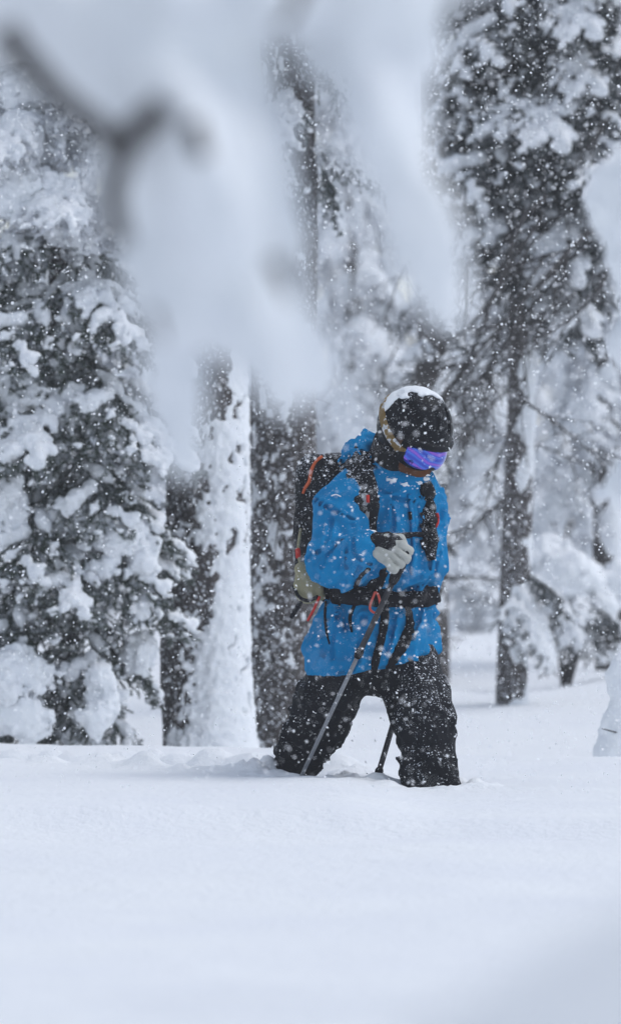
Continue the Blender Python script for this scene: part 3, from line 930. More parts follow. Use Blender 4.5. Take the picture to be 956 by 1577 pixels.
M_JACKET = cloth_mat("blue_shell_fabric", (0.001, 0.172, 0.395), (0.001, 0.225, 0.50), 0.7, 420, 0.815, 0.002)
M_PANTS = cloth_mat("black_shell_fabric", (0.006, 0.007, 0.010), (0.014, 0.015, 0.020), 0.7, 300, 0.757, 0.003)
M_PACK = cloth_mat("black_pack_fabric", (0.006, 0.007, 0.009), (0.015, 0.016, 0.020), 0.65, 300, 0.745, 0.001)
M_STRAP = cloth_mat("black_webbing", (0.006, 0.006, 0.008), (0.014, 0.014, 0.018), 0.75, 500, 0.79)
M_GAITER = cloth_mat("black_neck_fleece", (0.012, 0.012, 0.014), (0.022, 0.022, 0.024), 0.9, 500, 0.75, 0.002)
M_GLOVE = cloth_mat("pale_grey_leather", (0.38, 0.39, 0.36), (0.48, 0.49, 0.46), 0.75, 260, 0.86)
M_MITT = cloth_mat("tan_leather", (0.24, 0.22, 0.135), (0.34, 0.32, 0.21), 0.8, 260, 0.80)
M_HELMET = cloth_mat("black_helmet_shell", (0.006, 0.007, 0.009), (0.012, 0.013, 0.017), 0.45, 40, 0.775)
M_ORANGE = cloth_mat("orange_tape", (0.50, 0.10, 0.045), (0.60, 0.14, 0.06), 0.7, 300, 0.84)
M_RED = cloth_mat("red_cord", (0.45, 0.035, 0.025), (0.55, 0.05, 0.04), 0.6, 300, 0.84)
M_ANOD = cloth_mat("red_anodised_metal", (0.55, 0.09, 0.07), (0.60, 0.12, 0.09), 0.35, 300, 0.90)
M_STEEL = cloth_mat("brushed_aluminium", (0.20, 0.21, 0.225), (0.32, 0.33, 0.35), 0.45, 300, 0.74)
M_POLE = cloth_mat("dark_pole_tube", (0.035, 0.036, 0.04), (0.07, 0.07, 0.075), 0.45, 300, 0.78)
M_MARK = cloth_mat("white_print", (0.75, 0.77, 0.80), (0.80, 0.82, 0.84), 0.7, 300, 0.9)
M_BEARD = cloth_mat("brown_beard", (0.10, 0.042, 0.022), (0.17, 0.075, 0.040), 0.85, 500, 0.84, 0.002)
M_SKIN = cloth_mat("skin", (0.42, 0.22, 0.16), (0.50, 0.27, 0.19), 0.55, 300, 0.95)


def strap_print():
    m, n, l, b = material("patterned_goggle_strap", 0.75)
    tc = n.new("ShaderNodeTexCoord")
    a = noise(n, 34, 3, tc.outputs['Object'], l)
    r = ramp(n, l, a.outputs[0], [(0.36, (0.17, 0.105, 0.03)), (0.46, (0.22, 0.15, 0.06)), (0.52, (0.55, 0.56, 0.58)), (0.60, (0.30, 0.31, 0.33))])
    r.color_ramp.interpolation = 'CONSTANT'
    l.new(r.outputs[0], b.inputs['Base Color'])
    return m


def lens_mat():
    m, n, l, b = material("mirrored_goggle_lens", 0.06)
    tc = n.new("ShaderNodeTexCoord")
    mp = n.new("ShaderNodeMapping"); mp.inputs['Rotation'].default_value = (0.2, 0.9, 0.4)
    l.new(tc.outputs['Object'], mp.inputs['Vector'])
    a = n.new("ShaderNodeTexWave"); a.inputs['Scale'].default_value = 9; a.inputs['Distortion'].default_value = 3.0
    l.new(mp.outputs[0], a.inputs['Vector'])
    r = ramp(n, l, a.outputs[0], [(0.0, (0.05, 0.08, 0.48)), (0.5, (0.08, 0.20, 0.72)), (0.8, (0.10, 0.10, 0.60)), (1.0, (0.30, 0.13, 0.62))])
    l.new(r.outputs[0], b.inputs['Base Color'])
    b.inputs['Metallic'].default_value = 0.75
    return m


M_GSTRAP, M_LENS = strap_print(), lens_mat()
f_body = np.array([0.7071, -0.7071, 0]); r_body = np.array([-0.7071, -0.7071, 0])     # where the walker faces, and the right-hand side

walker = empty("person", (0.12, 0.0, gz(0.12, 0.0)), "person in blue jacket and black trousers wading through deep snow, head bowed under a helmet", "person")


def wobj(name, me, mat, parent, root):
    """a part whose mesh is in world coordinates"""
    o = obj(name, me, mat, parent)
    if parent == root: o.location = -root.location
    return o


# head frame: turned half to the lens, looking down
yaw, pit = math.radians(44), math.radians(31)
hF = np.array([math.cos(yaw) * math.cos(pit), -math.sin(yaw) * math.cos(pit), -math.sin(pit)])
hU = np.array([math.cos(yaw) * math.sin(pit), -math.sin(yaw) * math.sin(pit), math.cos(pit)])
hR = np.cross(hF, hU)
HAX = np.stack([hF, hR, hU])
H = J(635, 668, -0.10)


def hl(f, r, u):
    return (H + hF * f + hR * r + hU * u).astype(F32)


# --- torso and arms of the jacket
AX_B = np.stack([r_body, f_body, [0, 0, 1]])
R_SH, R_EL, R_WR = J(532, 778, -.15), J(519, 862, -.25), J(560, 846, -.345)
L_SH, L_EL, L_WR = J(650, 782, .12), J(657, 862, .20), J(648, 938, .25)


def folds(p, seed, d, across, along):
    """creases that run along direction d"""
    d = np.asarray(d, dtype=float); d /= np.linalg.norm(d)
    q = p + 0.25 * (p @ d)[..., None] * 0
    t = (p @ d)[..., None] * d
    w = vnoise(((p - t) * across + t * along) + 0.6 * vnoise(p * 6, seed + 3)[..., None], seed)
    return 1 - 2 * np.abs(w)


def torso(p):
    d = ell(p, J(590, 800, .005), (0.205, 0.145, 0.205), AX_B)
    d = smin(d, ell(p, J(588, 862, -.015), (0.205, 0.165, 0.150), AX_B), .05)
    d = smin(d, ell(p, J(612, 868, -.07), (0.150, 0.110, 0.105), AX_B), .05)          # cloth blousing over the belt
    d = smin(d, rc(p, R_SH + px(10) * 0, L_SH, 0.070, 0.068), .06)
    d = smin(d, rc(p, J(588, 770, .0), J(606, 742, -.045), 0.105, 0.082), .04)         # neck of the shell
    sk = smax(smin(rc(p, J(577, 930, 0), J(567, 1012, 0.0), 0.150, 0.197), rc(p, J(632, 935, .08), J(637, 990, .10), 0.060, 0.072), .03), -(p[..., 2] - J(0, 1020)[2] + 0.22 * (p[..., 0] - J(575, 0)[0]) * -1 - 0.0), .012)
    z = p[..., 2]
    d = smin(d, sk, .05)
    d = d + 0.016 * np.exp(-((z - J(0, 914)[2] - 0.02) / 0.026) ** 2)
    return d


def collar_cut(p):
    return smin(rc(p, J(604, 745, -.04), J(625, 690, -.09), 0.066, 0.085), rc(p, J(600, 740, -.04), J(596, 650, -.03), 0.055, 0.085), .02)


def hood(p):
    a = rc(p, J(551, 702, .02), J(575, 690, .07), px(19), px(22))
    a = smin(a, rc(p, J(549, 706, .01), J(575, 735, -.075), px(18), px(15)), .02)
    a = smin(a, rc(p, J(575, 690, .07), J(618, 700, .06), px(20), px(16)), .02)
    a = smin(a, rc(p, J(575, 735, -.075), J(612, 748, -.125), px(15), px(13)), .02)
    a = smin(a, rc(p, J(612, 748, -.125), J(648, 742, -.085), px(13), px(12)), .02)
    return a


def r_arm(p):
    d = smin(rc(p, R_SH, R_EL, 0.080, 0.079), rc(p, R_EL, R_WR, 0.074, 0.050), .03)
    return d


def l_arm(p):
    return smin(rc(p, L_SH, L_EL, 0.070, 0.058), rc(p, L_EL, L_WR, 0.057, 0.047), .03)


def wrinkle(p):
    e = 0.014 * folds(p, 91, (0.35, -0.2, 1.0), 15, 5) + 0.011 * folds(p, 92, (0.9, -0.3, 0.45), 22, 6)
    near = np.exp(-((np.linalg.norm(p - (R_EL + [0.02, -0.02, 0.01]), axis=-1)) / 0.10) ** 2)
    d2 = np.arctan2((p - R_EL)[..., 2] - 0.03, (p - R_EL)[..., 0] - 0.06)
    e = e + near * 0.009 * np.sin(d2 * 13 + 1.5 * vnoise(p * 9, 95))
    lo = sstep(J(0, 930)[2], J(0, 1000)[2], p[..., 2])
    e = e + lo * 0.006 * folds(p, 97, (0.1, 0, 1), 17, 3)
    return -0.004 - 0.85 * e


def jacket(p, arms=True):
    t = smax(torso(p), -collar_cut(p), .012)
    t = smin(t, smax(hood(p), -collar_cut(p), .008), .012)
    d = t
    if arms:
        d = smin(d, r_arm(p), .008)
        d = smin(d, l_arm(p), .008)
    band = np.abs(d) < 0.07
    d[band] = d[band] + wrinkle(p[band])
    for seg, dep, wid in CREASES:
        k = np.abs(p - seg.mean(0)).max(-1) < 0.16
        if k.any():
            q = p[k]; m = np.full(len(q), 9.0, dtype=F32)
            for a, b_ in zip(seg[:-1], seg[1:]):
                m = np.minimum(m, rc(q, a, b_, 0, 0))
            d[k] = d[k] + dep * np.exp(-(m / wid) ** 2) - 0.45 * dep * np.exp(-((m - 2.1 * wid) / (1.1 * wid)) ** 2)
    return d


CREASES = []
def march(fn, pts, n, off=0.0, y0=-0.7):
    c = spline([(a, b_, 0) for a, b_ in pts], n)
    P = np.stack([J(a, b_, 0) for a, b_, _ in c]); P[:, 1] = y0
    for k in range(70):
        P[:, 1] += np.clip(fn(P) - off, 0, 0.05) * 0.8
    return P


_cr = []
for pts, dep, wid in [([(488, 772), (508, 784), (528, 796), (541, 803)], .016, .007), ([(474, 860), (494, 846), (514, 837), (528, 832)], .015, .006),
                      ([(494, 872), (506, 852), (520, 838)], .012, .006), ([(543, 830), (544, 848), (556, 861), (570, 866)], .014, .006), ([(535, 842), (532, 872)], .011, .006),
                      ([(556, 866), (545, 884)], .011, .006), ([(512, 800), (505, 825), (502, 838)], .010, .008), ([(652, 800), (656, 840), (657, 880), (642, 904)], .014, .007),
                      ([(572, 750), (598, 764), (625, 771), (645, 766)], .012, .006), ([(600, 780), (604, 800), (602, 820)], .010, .006), ([(640, 775), (644, 800), (643, 818)], .010, .006),
                      ([(560, 950), (556, 980), (548, 1015)], .014, .009), ([(520, 945), (516, 975), (512, 1010)], .012, .008), ([(604, 950), (600, 975), (592, 1000)], .012, .008),
                      ([(645, 935), (640, 960), (628, 985)], .012, .008), ([(664, 905), (672, 918), (676, 930)], .010, .006), ([(676, 850), (668, 870), (666, 890)], .010, .006), ([(610, 880), (630, 892), (645, 888)], .010, .007),
                      ([(550, 690), (565, 705), (582, 728)], .008, .006)]:
    _cr.append((march(jacket, pts, 9), dep * 1.9, wid * 0.95))
CREASES = _cr
me = sdf_mesh("jacket", jacket, J(448, 1040, -.50), J(712, 655, .40), 0.0062)
jk = wobj("jacket", me, M_JACKET, walker, walker)
tag(jk, "blue hooded shell jacket dusted with snow")

# --- trousers
R_HIP, R_KN, R_AN = J(524, 1026, -.045), J(488, 1115, .09), J(442, 1200, .22)
L_HIP, L_KN, L_AN = J(628, 1026, .04), J(655, 1116, -.13), J(662, 1225, -.20)


def pants(p):
    d = ell(p, J(576, 1005, 0), (0.160, 0.140, 0.125), AX_B)
    a = smin(rc(p, R_HIP, R_KN, 0.100, 0.080), rc(p, R_KN, R_AN, 0.080, 0.058), .04)
    a = smin(a, rc(p, R_AN, R_AN + [-.10, .10, -.26], 0.058, 0.055), .03)
    b = smin(rc(p, L_HIP, L_KN, 0.102, 0.082), rc(p, L_KN, L_AN, 0.083, 0.074), .04)
    b = smin(b, rc(p, L_AN, L_AN + [0.01, 0, -.30], 0.074, 0.07), .03)
    d = smin(d, smin(a, b, .006), .018)
    band = np.abs(d) < 0.07
    d0, p = d, p[band]
    low = sstep(J(0, 1080)[2], J(0, 1190)[2], p[..., 2])
    e = (0.012 + 0.006 * low) * folds(p, 103, (0.9, 0.3, -0.35), 26, 8) + 0.013 * folds(p, 104, (-0.4, 0, 1), 18, 6) + 0.007 * low * vnoise(p * 34, 105)
    d0[band] = d0[band] - 0.002 - 0.8 * e * sstep(J(0, 1015)[2], J(0, 1060)[2], p[..., 2])
    return d0


me = sdf_mesh("trousers", pants, J(380, 1350, -.42), J(720, 930, .55), 0.0072)
wobj("trousers", me, M_PANTS, walker, walker)

# --- body under the clothes: head with face, neck, trunk, limbs in one skin
def body(p):
    h = ell(p, hl(-.005, 0, .02), (0.098, 0.076, 0.112), HAX)
    h = smin(h, ell(p, hl(.040, 0, -.065), (0.058, 0.056, 0.060), HAX), .03)        # jaw
    h = smin(h, rc(p, hl(.094, 0, -.015), hl(.112, 0, -.042), 0.011, 0.015), .012)  # nose
    h = smin(h, rc(p, hl(.088, .024, -.075), hl(.088, -.024, -.075), 0.010, 0.010), .01)  # lips
    h = smin(h, rc(p, hl(.082, 0, -.108), hl(.078, 0, -.112), 0.020, 0.018), .015)  # chin
    for s in (-1, 1):
        h = smin(h, ell(p, hl(-.012, .078 * s, -.022), (0.020, 0.009, 0.032), HAX), .006)
        h = smax(h, -ell(p, hl(.094, .032 * s, .004), (0.012, 0.016, 0.010), HAX), .01)
    d = smin(h, rc(p, hl(-.03, 0, -.06), J(592, 760, -.01), 0.058, 0.062), .03)
    d = smin(d, ell(p, J(590, 815, 0), (0.165, 0.10, 0.17), AX_B), .05)
    d = smin(d, rc(p, J(586, 880, 0), J(577, 985, 0), 0.10, 0.11), .05)
    for a, b_, c in ((R_SH, R_EL, R_WR), (L_SH, L_EL, L_WR)):
        d = smin(d, smin(rc(p, a, b_, .045, .038), rc(p, b_, c, .036, .026), .02), .03)
    for a, b_, c in ((R_HIP, R_KN, R_AN), (L_HIP, L_KN, L_AN)):
        d = smin(d, smin(rc(p, a, b_, .075, .055), rc(p, b_, c, .052, .04), .03), .03)
    return d


me = sdf_mesh("body", body, J(420, 1250, -.40), J(720, 600, .36), 0.0085)
wobj("body", me, M_SKIN, walker, walker)
me = sdf_mesh("beard", lambda p: smax(smin(ell(p, hl(.046, 0, -.080), (0.064, 0.066, 0.062), HAX), ell(p, hl(.074, 0, -.104), (0.034, 0.036, 0.036), HAX), .02) + .004 * vnoise(p * 70, 3), ((p - H) @ hU.astype(F32)) + .050, .006), hl(.05, 0, -.08) - .16, hl(.05, 0, -.08) + .16, 0.006)
wobj("beard", me, M_BEARD, walker, walker)


def gaiter(p):
    d = smin(rc(p, J(594, 748, -.03), J(612, 712, -.065), 0.072, 0.078), rc(p, J(600, 720, -.05), hl(-.035, 0, -.075), 0.074, 0.080), .02)
    return d - 0.005 * folds(p, 107, (0.8, -0.5, 0.3), 26, 7)


wobj("neck_gaiter", sdf_mesh("neck_gaiter", gaiter, J(548, 790, -.24), J(672, 640, .14), 0.006), M_GAITER, walker, walker)

# --- helmet, goggles
def shell(p, grow=0.0):
    return ell(p, hl(-.004, 0, .020), (0.130 + grow, 0.112 + grow, 0.126 + grow), HAX)


def loc3(p):
    q = p - H
    return q @ hF.astype(F32), q @ hR.astype(F32), q @ hU.astype(F32)


def helmet(p):
    f, r, u = loc3(p)
    d = shell(p)
    low = np.where(f > 0.015, -0.004 + 0.25 * np.clip(f - .015, 0, .06), -0.004 - 0.9 * np.clip(0.045 - f, 0, 0.085))       # rim: high over the brow, low round the ear
    d = smax(d, low - u, .008)
    d = smax(d, -(shell(p, -.018)), .004)
    d = smin(d, smax(np.abs(shell(p, 0.006)) - .006, smax(np.abs(u - .018) - .010, 0.05 - f, .004), .004), .008)            # brow lip
    vent = smax(np.abs(((r + 0.012 * f) * 1.0) % 0.05 - 0.025) - 0.007, smax(np.abs(u - 0.095) - 0.03, 0.0 - f, .004), .004)
    return smax(d, -smax(vent, -(shell(p, -.010)), .002), .003)


hm = wobj("helmet", sdf_mesh("helmet", helmet, H - .175, H + .175, 0.0045), M_HELMET, walker, walker)
tag(hm, "black helmet capped with fresh snow")


def cap2(p):
    n = 0.012 * fbm(p * 28, 113, 3) + .004 * vnoise(p * 90, 114)
    d = smax(shell(p, 0.0045) + n * .3, -shell(p, -0.004), .003)
    q = p - H
    return smax(d, 0.086 - 0.45 * q[..., 1] + 2.4 * n - (q[..., 2] - 0.10 * q[..., 0] - 0.25 * np.clip(-q[..., 0], 0, 1) * -1), .005)


wobj("snow_cap", sdf_mesh("snow_cap", cap2, H - .18, H + .18, 0.005), M_PILLOW, hm, walker)


def gstrap(p):
    f, r, u = loc3(p)
    d = np.abs(shell(p, 0.0045)) - .0035
    band = np.abs(u + 0.034 + 0.52 * np.clip(f - .06, -1, 0)) - 0.019
    return smax(smax(d, band, .003), f - 0.075, .003)


gs = sdf_mesh("goggle_strap", lambda p: gstrap(p), H - .17, H + .17, 0.0045)


def goggle_base(p, g=0.0):
    return ell(p, hl(.030, 0, -.034), (0.094 + g, 0.098 + g, 0.085 + g), HAX)


def g_outline(p, m):
    f, r, u = loc3(p)
    nose = np.exp(-(r / 0.02) ** 2) * 0.016
    q = np.abs(r) / (0.094 + m); w = (u + 0.030 - nose * (u < -.03)) / (0.041 + m)
    return smax((np.sqrt(np.sqrt(q ** 4 + np.abs(w) ** 4)) - 1) * 0.04, 0.045 - f, .004)


gf = wobj("goggles", sdf_mesh("goggles", lambda p: smax(np.abs(goggle_base(p, -.006)) - .009, g_outline(p, 0.006), .004), hl(.06, 0, -.03) - .15, hl(.06, 0, -.03) + .15, 0.004), M_HELMET, walker, walker)
wobj("lens", sdf_mesh("lens", lambda p: smax(np.abs(goggle_base(p, .004)) - .004, g_outline(p, -.004), .003), hl(.06, 0, -.03) - .15, hl(.06, 0, -.03) + .15, 0.0035), M_LENS, gf, walker)
wobj("goggle_strap", gs, M_GSTRAP, gf, walker)

# --- surface helpers for straps that lie on the jacket
def grad(fn, P, e=0.004):
    P = np.asarray(P, dtype=F32); g = []
    for k in range(3):
        d = np.zeros(3, dtype=F32); d[k] = e
        g.append(fn(P + d) - fn(P - d))
    g = np.stack(g, -1)
    return g / (np.linalg.norm(g, axis=-1, keepdims=True) + 1e-9)


def settle(fn, P, off, n=6):
    P = np.asarray(P, dtype=F32)
    for k in range(n):
        P = P - (fn(P) - off)[..., None] * grad(fn, P) * 0.8
    return P


def front(fn, pts, n, off, y0=-0.7):
    """march away from the lens until the cloth is met"""
    c = spline([(a, b_, 0) for a, b_ in pts], n)
    P = np.stack([J(a, b_, 0) for a, b_, _ in c]); P[:, 1] = y0
    for k in range(60):
        P[:, 1] += np.clip(fn(P) - off, 0, 0.05) * 0.8
    return P


def ribbon(name, fn, path, width, thick, mat, parent, root, off=0.004, cross=5, drop=True):
    path = np.asarray(path, dtype=F32)
    n = len(path)
    w = np.broadcast_to(np.interp(np.linspace(0, 1, n), np.linspace(0, 1, len(np.atleast_1d(width))), np.atleast_1d(width)), n)
    T = np.gradient(path, axis=0); T /= np.linalg.norm(T, axis=1)[:, None] + 1e-9
    N = grad(fn, path)
    B = np.cross(T, N); B /= np.linalg.norm(B, axis=1)[:, None] + 1e-9
    u = np.linspace(-.5, .5, cross)
    G = path[:, None] + B[:, None] * (u[None, :, None] * w[:, None, None])
    if drop:
        G = settle(fn, G.reshape(-1, 3), off, 3).reshape(n, cross, 3)
    NN = grad(fn, G.reshape(-1, 3)).reshape(n, cross, 3)
    lift = (1 - (2 * np.abs(u)) ** 6 * 0.5)[None, :, None]
    top, bot = G + NN * thick * lift, G - NN * 0.006
    i = np.arange(n * cross).reshape(n, cross); m = n * cross
    Q = [np.stack([i[:-1, :-1], i[:-1, 1:], i[1:, 1:], i[1:, :-1]], -1).reshape(-1, 4)]
    Q.append((Q[0] + m)[:, ::-1])
    for a in (0, cross - 1):
        q = np.stack([i[:-1, a], i[1:, a], i[1:, a] + m, i[:-1, a] + m], -1)
        Q.append(q if a == 0 else q[:, ::-1])
    for a in (0, n - 1):
        q = np.stack([i[a, :-1], i[a, 1:], i[a, 1:] + m, i[a, :-1] + m], -1)
        Q.append(q[:, ::-1] if a == 0 else q)
    me = new_mesh(name, np.vstack([top.reshape(-1, 3), bot.reshape(-1, 3)]), np.vstack(Q))
    import bmesh
    bm = bmesh.new(); bm.from_mesh(me); bmesh.ops.recalc_face_normals(bm, faces=bm.faces); bm.to_mesh(me); bm.free()
    return wobj(name, me, mat, parent, root)


def jt(p):           # the jacket without its arms: what the harness lies on
    return jacket(p, False)


cpath = march(jacket, [(594, 736), (612, 745), (632, 751), (648, 745), (658, 736)], 40)
lum = Lumps(cpath.min(0) - .05, cpath.max(0) + .05, 0.0035, .004)
for k in range(34):
    q = cpath[rnd.randrange(40)] + np.array([rnd.gauss(0, .004), -.001, rnd.gauss(.003, .006)])
    rr = rnd.uniform(.0018, .0055)
    lum.add(q, q + [rnd.uniform(-.012, .012), 0, rnd.uniform(-.003, .003)], rr, rr * .6)
wobj("collar_snow", lum.mesh("collar_snow", [(0.0012, 90, 4)]), M_PILLOW, walker, walker)["kind"] = "stuff"
ribbon("zip_flap", jt, front(jt, [(628, 762), (632, 800), (634, 850), (632, 885)], 30, 0.002), [.012, .012], .004, M_JACKET, walker, walker, 0.008, 4)
ribbon("zip_pull", jt, front(jt, [(630, 788), (631, 800)], 6, 0.012), [.008, .008], .006, M_STRAP, walker, walker, 0.012, 3)
mk = ribbon("chest_mark", jacket, front(jacket, [(547, 706), (556, 707), (565, 706)], 10, 0.0), [.004, .005, .004], .0015, M_MARK, walker, walker, 0.002, 3)
ribbon("chest_mark", jacket, front(jacket, [(557, 703), (560, 708), (563, 713)], 8, 0.0), [.002, .010, .002], .0015, M_MARK, walker, walker, 0.002, 3)
ribbon("sleeve_mark", jacket, front(jacket, [(510, 764), (517, 762), (524, 765)], 8, 0.0), [.004, .003, .004], .0015, M_MARK, walker, walker, 0.002, 3)

# --- gloves: a palm, four bent fingers and a thumb
def glove_fn(wr, axis_out, axis_stack, palm_n, s=1.0):
    """right glove closed on a pole: axis_out wrist to knuckles, axis_stack index to little finger, palm_n out of the back of the hand"""
    o, k, n_ = (np.asarray(v, dtype=float) / np.linalg.norm(v) for v in (axis_out, axis_stack, palm_n))
    parts = []
    for q in range(4):
        base = wr + o * (0.078 - 0.004 * abs(q - 1)) * s + k * (-0.036 + 0.025 * q) * s + n_ * 0.012 * s
        l1, l2, l3 = np.array([0.036, 0.026, 0.020]) * (1.0, 1.08, 1.0, 0.84)[q] * s
        a = base + (o * .72 - n_ * .70) * l1
        b_ = a + (-o * .25 - n_ * .97) * l2
        c = b_ + (-o * .95 - n_ * .1) * l3
        parts.append((base, a, b_, c))
    th0 = wr + o * .028 * s - k * .040 * s
    th1 = th0 + (o * .55 - k * .45 - n_ * .55) * .040 * s
    th2 = th1 + (o * .55 + k * .25 - n_ * .75) * .034 * s
    def fn(p):
        d = rbox(p, wr + o * .044 * s + n_ * .004, (0.042 * s, 0.047 * s, 0.024 * s), 0.021 * s, np.stack([o, k, n_]))
        for base, a, b_, c in parts:
            e = smin(rc(p, base, a, .0150 * s, .0142 * s), rc(p, a, b_, .0142 * s, .0132 * s), .004)
            e = smin(e, rc(p, b_, c, .0132 * s, .0120 * s), .004)
            d = smin(d, e, .003)
        t = smin(rc(p, th0, th1, .0185 * s, .016 * s), rc(p, th1, th2, .016 * s, .0135 * s), .005)
        d = smin(d, t, .005)
        h_ = (p - wr.astype(F32)) @ k.astype(F32); back = sstep(-0.01, 0.012, (p - wr.astype(F32)) @ n_.astype(F32))
        for c in (-0.022, 0.002, 0.025):
            d = d + 0.0045 * np.exp(-((h_ - c * s - 0.002 * vnoise(p * 40, 5)) / 0.003) ** 2) * back
        return d - 0.0014 * vnoise(p * 60, 3)
    return fn


HAND_W = J(578, 838, -.375).astype(float)
g_o = np.array([0.80, -0.34, -0.42]); g_n = np.array([-0.12, -0.93, 0.34])
g_k = np.cross(g_o, g_n); g_k /= np.linalg.norm(g_k)
if g_k[2] > 0: g_k = -g_k
gl = wobj("glove", sdf_mesh("glove", glove_fn(HAND_W, g_o, g_k, g_n, 0.98), HAND_W - .14, HAND_W + .17, 0.0042), M_GLOVE, walker, walker)
tag(gl, "pale grey leather glove closed on the pole grip")
oo = g_o / np.linalg.norm(g_o)
wobj("cuff", sdf_mesh("cuff", lambda p: smin(rc(p, J(566, 838, -.355), HAND_W + oo * .035 - g_k * .016, .041, .036), rc(p, HAND_W - g_k * .038 + oo * .02, HAND_W - g_k * .040 + oo * .058, .017, .015), .012) - .003 * folds(p, 121, (0, 0.3, 1), 30, 8), HAND_W - .13, HAND_W + .13, 0.0045), M_STRAP, gl, walker)
wobj("cuff_snow", sdf_mesh("cuff_snow", lambda p: smax(np.abs(((p - J(563, 838, -.35)) @ oo.astype(F32)) + .003 * vnoise(p * 60, 9)) - .007, np.linalg.norm((p - J(563, 838, -.35)) - ((p - J(563, 838, -.35)) @ oo.astype(F32))[..., None] * oo.astype(F32), axis=-1) - .052 + .008 * vnoise(p * 40, 8), .004), J(563, 838, -.35) - .09, J(563, 838, -.35) + .09, 0.0045), M_PILLOW, gl, walker)
LH = L_WR.astype(float) + np.array([-.055, .03, -.02])
l_o = np.array([0.05, 0.10, -1.0]); l_n = np.array([0.75, 0.55, 0.1]); l_k = np.array([-0.55, 0.8, 0.05])
wobj("glove", sdf_mesh("glove", glove_fn(LH, l_o, l_k, l_n), LH - .17, LH + .14, 0.006), M_GLOVE, walker, walker)

# ------------------------------------------------------------------ backpack
pk = empty("backpack", tuple(J(520, 900, .18)), "black backpack with orange zip tape on the walker's back, straps and hip belt buckled", "backpack")
PC = J(519, 800, .165)
AX_P = np.stack([r_body, -f_body, [0.0, 0.0, 1.0]])


def pack(p):
    d = rbox(p, PC + [0, 0, -.01], (0.135, 0.085, 0.205), .06, AX_P)
    d = smin(d, rbox(p, PC + np.array([-.01, .01, .155]), (0.115, 0.082, 0.055), .045, AX_P), .02)
    d = smin(d, rbox(p, PC - f_body * .07 + np.array([0, 0, -.08]), (0.10, 0.05, 0.11), .04, AX_P), .02)
    return d - 0.005 * folds(p, 131, (0.5, 0.3, 0.6), 20, 8) - .003 * vnoise(p * 25, 132)


wobj("pack_body", sdf_mesh("pack_body", pack, PC - [.30, .27, .28], PC + [.30, .27, .26], 0.0065), M_PACK, pk, pk)
ribbon("zip_tape", pack, settle(pack, spline([J(497, 706, .07), J(488, 722, .08), J(481, 745, .09), J(476, 760, .09)], 18), .0), [.010, .013, .012, .008], .004, M_ORANGE, pk, pk, .002, 4)
ribbon("zip_tape", pack, settle(pack, spline([J(486, 762, .02), J(482, 785, .02), J(482, 806, .03)], 12), .0), [.006, .006], .003, M_ORANGE, pk, pk, .002, 3)
ribbon("compression_strap", pack, settle(pack, spline([J(470, 790, .14), J(480, 800, .06), J(500, 806, .02)], 16), .0), [.014], .004, M_STRAP, pk, pk, .002, 3)


def harness(p):
    return jt(p) - 0.002


top_r = settle(harness, spline([J(528, 722, .10), J(545, 722, .02), J(552, 728, -.05), J(561, 747, -.11)], 16), .002)
low_r = front(harness, [(563, 752), (565, 775), (563, 800), (556, 826), (548, 850), (540, 872)], 34, .002)
ss = ribbon("shoulder_strap", harness, np.vstack([top_r, low_r]), [.078, .082, .088, .088, .080, .055, .030], .014, M_PACK, pk, pk, .003, 7)
ribbon("strap_webbing", lambda p: harness(p) - .015, front(lambda p: harness(p) - .015, [(560, 760), (563, 790), (559, 815)], 20, .002), [.018, .018], .003, M_STEEL, ss, pk, .002, 3)
ribbon("strap_tag", lambda p: harness(p) - .018, front(lambda p: harness(p) - .018, [(565, 763), (565, 774)], 6, .002), [.011, .010], .004, M_RED, ss, pk, .002, 3)
S = Soup(); cring = front(harness, [(558, 812), (558, 812.5)], 2, .02)[0]
S.tube(np.array([cring + [.010 * math.cos(a), -.004, .010 * math.sin(a)] for a in np.linspace(0, 2 * math.pi, 17)]), .0022, 6)
wobj("strap_ring", S.mesh("strap_ring"), M_STEEL, ss, pk)
low_l = front(harness, [(653, 744), (658, 765), (660, 790), (660, 815), (660, 838), (662, 862)], 34, .002)
sl_ = ribbon("shoulder_strap", harness, low_l, [.034, .060, .068, .066, .055, .026], .013, M_PACK, pk, pk, .003, 7)
ribbon("strap_tag", lambda p: harness(p) - .016, front(lambda p: harness(p) - .016, [(672, 790), (674, 800), (670, 812)], 8, .002), [.009, .010, .007], .004, M_RED, sl_, pk, .002, 3)
ribbon("sternum_strap", harness, front(harness, [(575, 832), (600, 826), (625, 824), (655, 822)], 24, .006), [.018, .018], .005, M_STRAP, pk, pk, .008, 4)

zb = J(0, 916)[2]
cen = J(580, 916, .0)
aa = np.linspace(0, 2 * math.pi, 97)
dd = np.stack([np.cos(aa), np.sin(aa), np.zeros(97)], -1).astype(F32)
ring = cen + dd * 0.45
ring[:, 2] = zb + 0.012 * np.cos(aa - math.radians(200)) + 0.012 * np.sin(2 * aa + 1)
for k in range(40):
    ring = ring - dd * (np.clip(jt(ring) - .004, -0.02, .04) * 0.8)[:, None]
belt = ribbon("hip_belt", jt, np.array(ring), [.075, .060, .055, .085, .090, .085, .060, .050, .075], .016, M_STRAP, pk, pk, .004, 6)
ribbon("lift_strap", lambda p: jacket(p), front(jacket, [(592, 878), (580, 895), (566, 912), (552, 926)], 18, .006), [.030, .040, .045, .030], .010, M_STRAP, pk, pk, .006, 4)
ribbon("lift_strap", lambda p: jacket(p), front(jacket, [(566, 874), (554, 886), (546, 904)], 12, .006), [.012, .012], .006, M_STRAP, pk, pk, .006, 3)
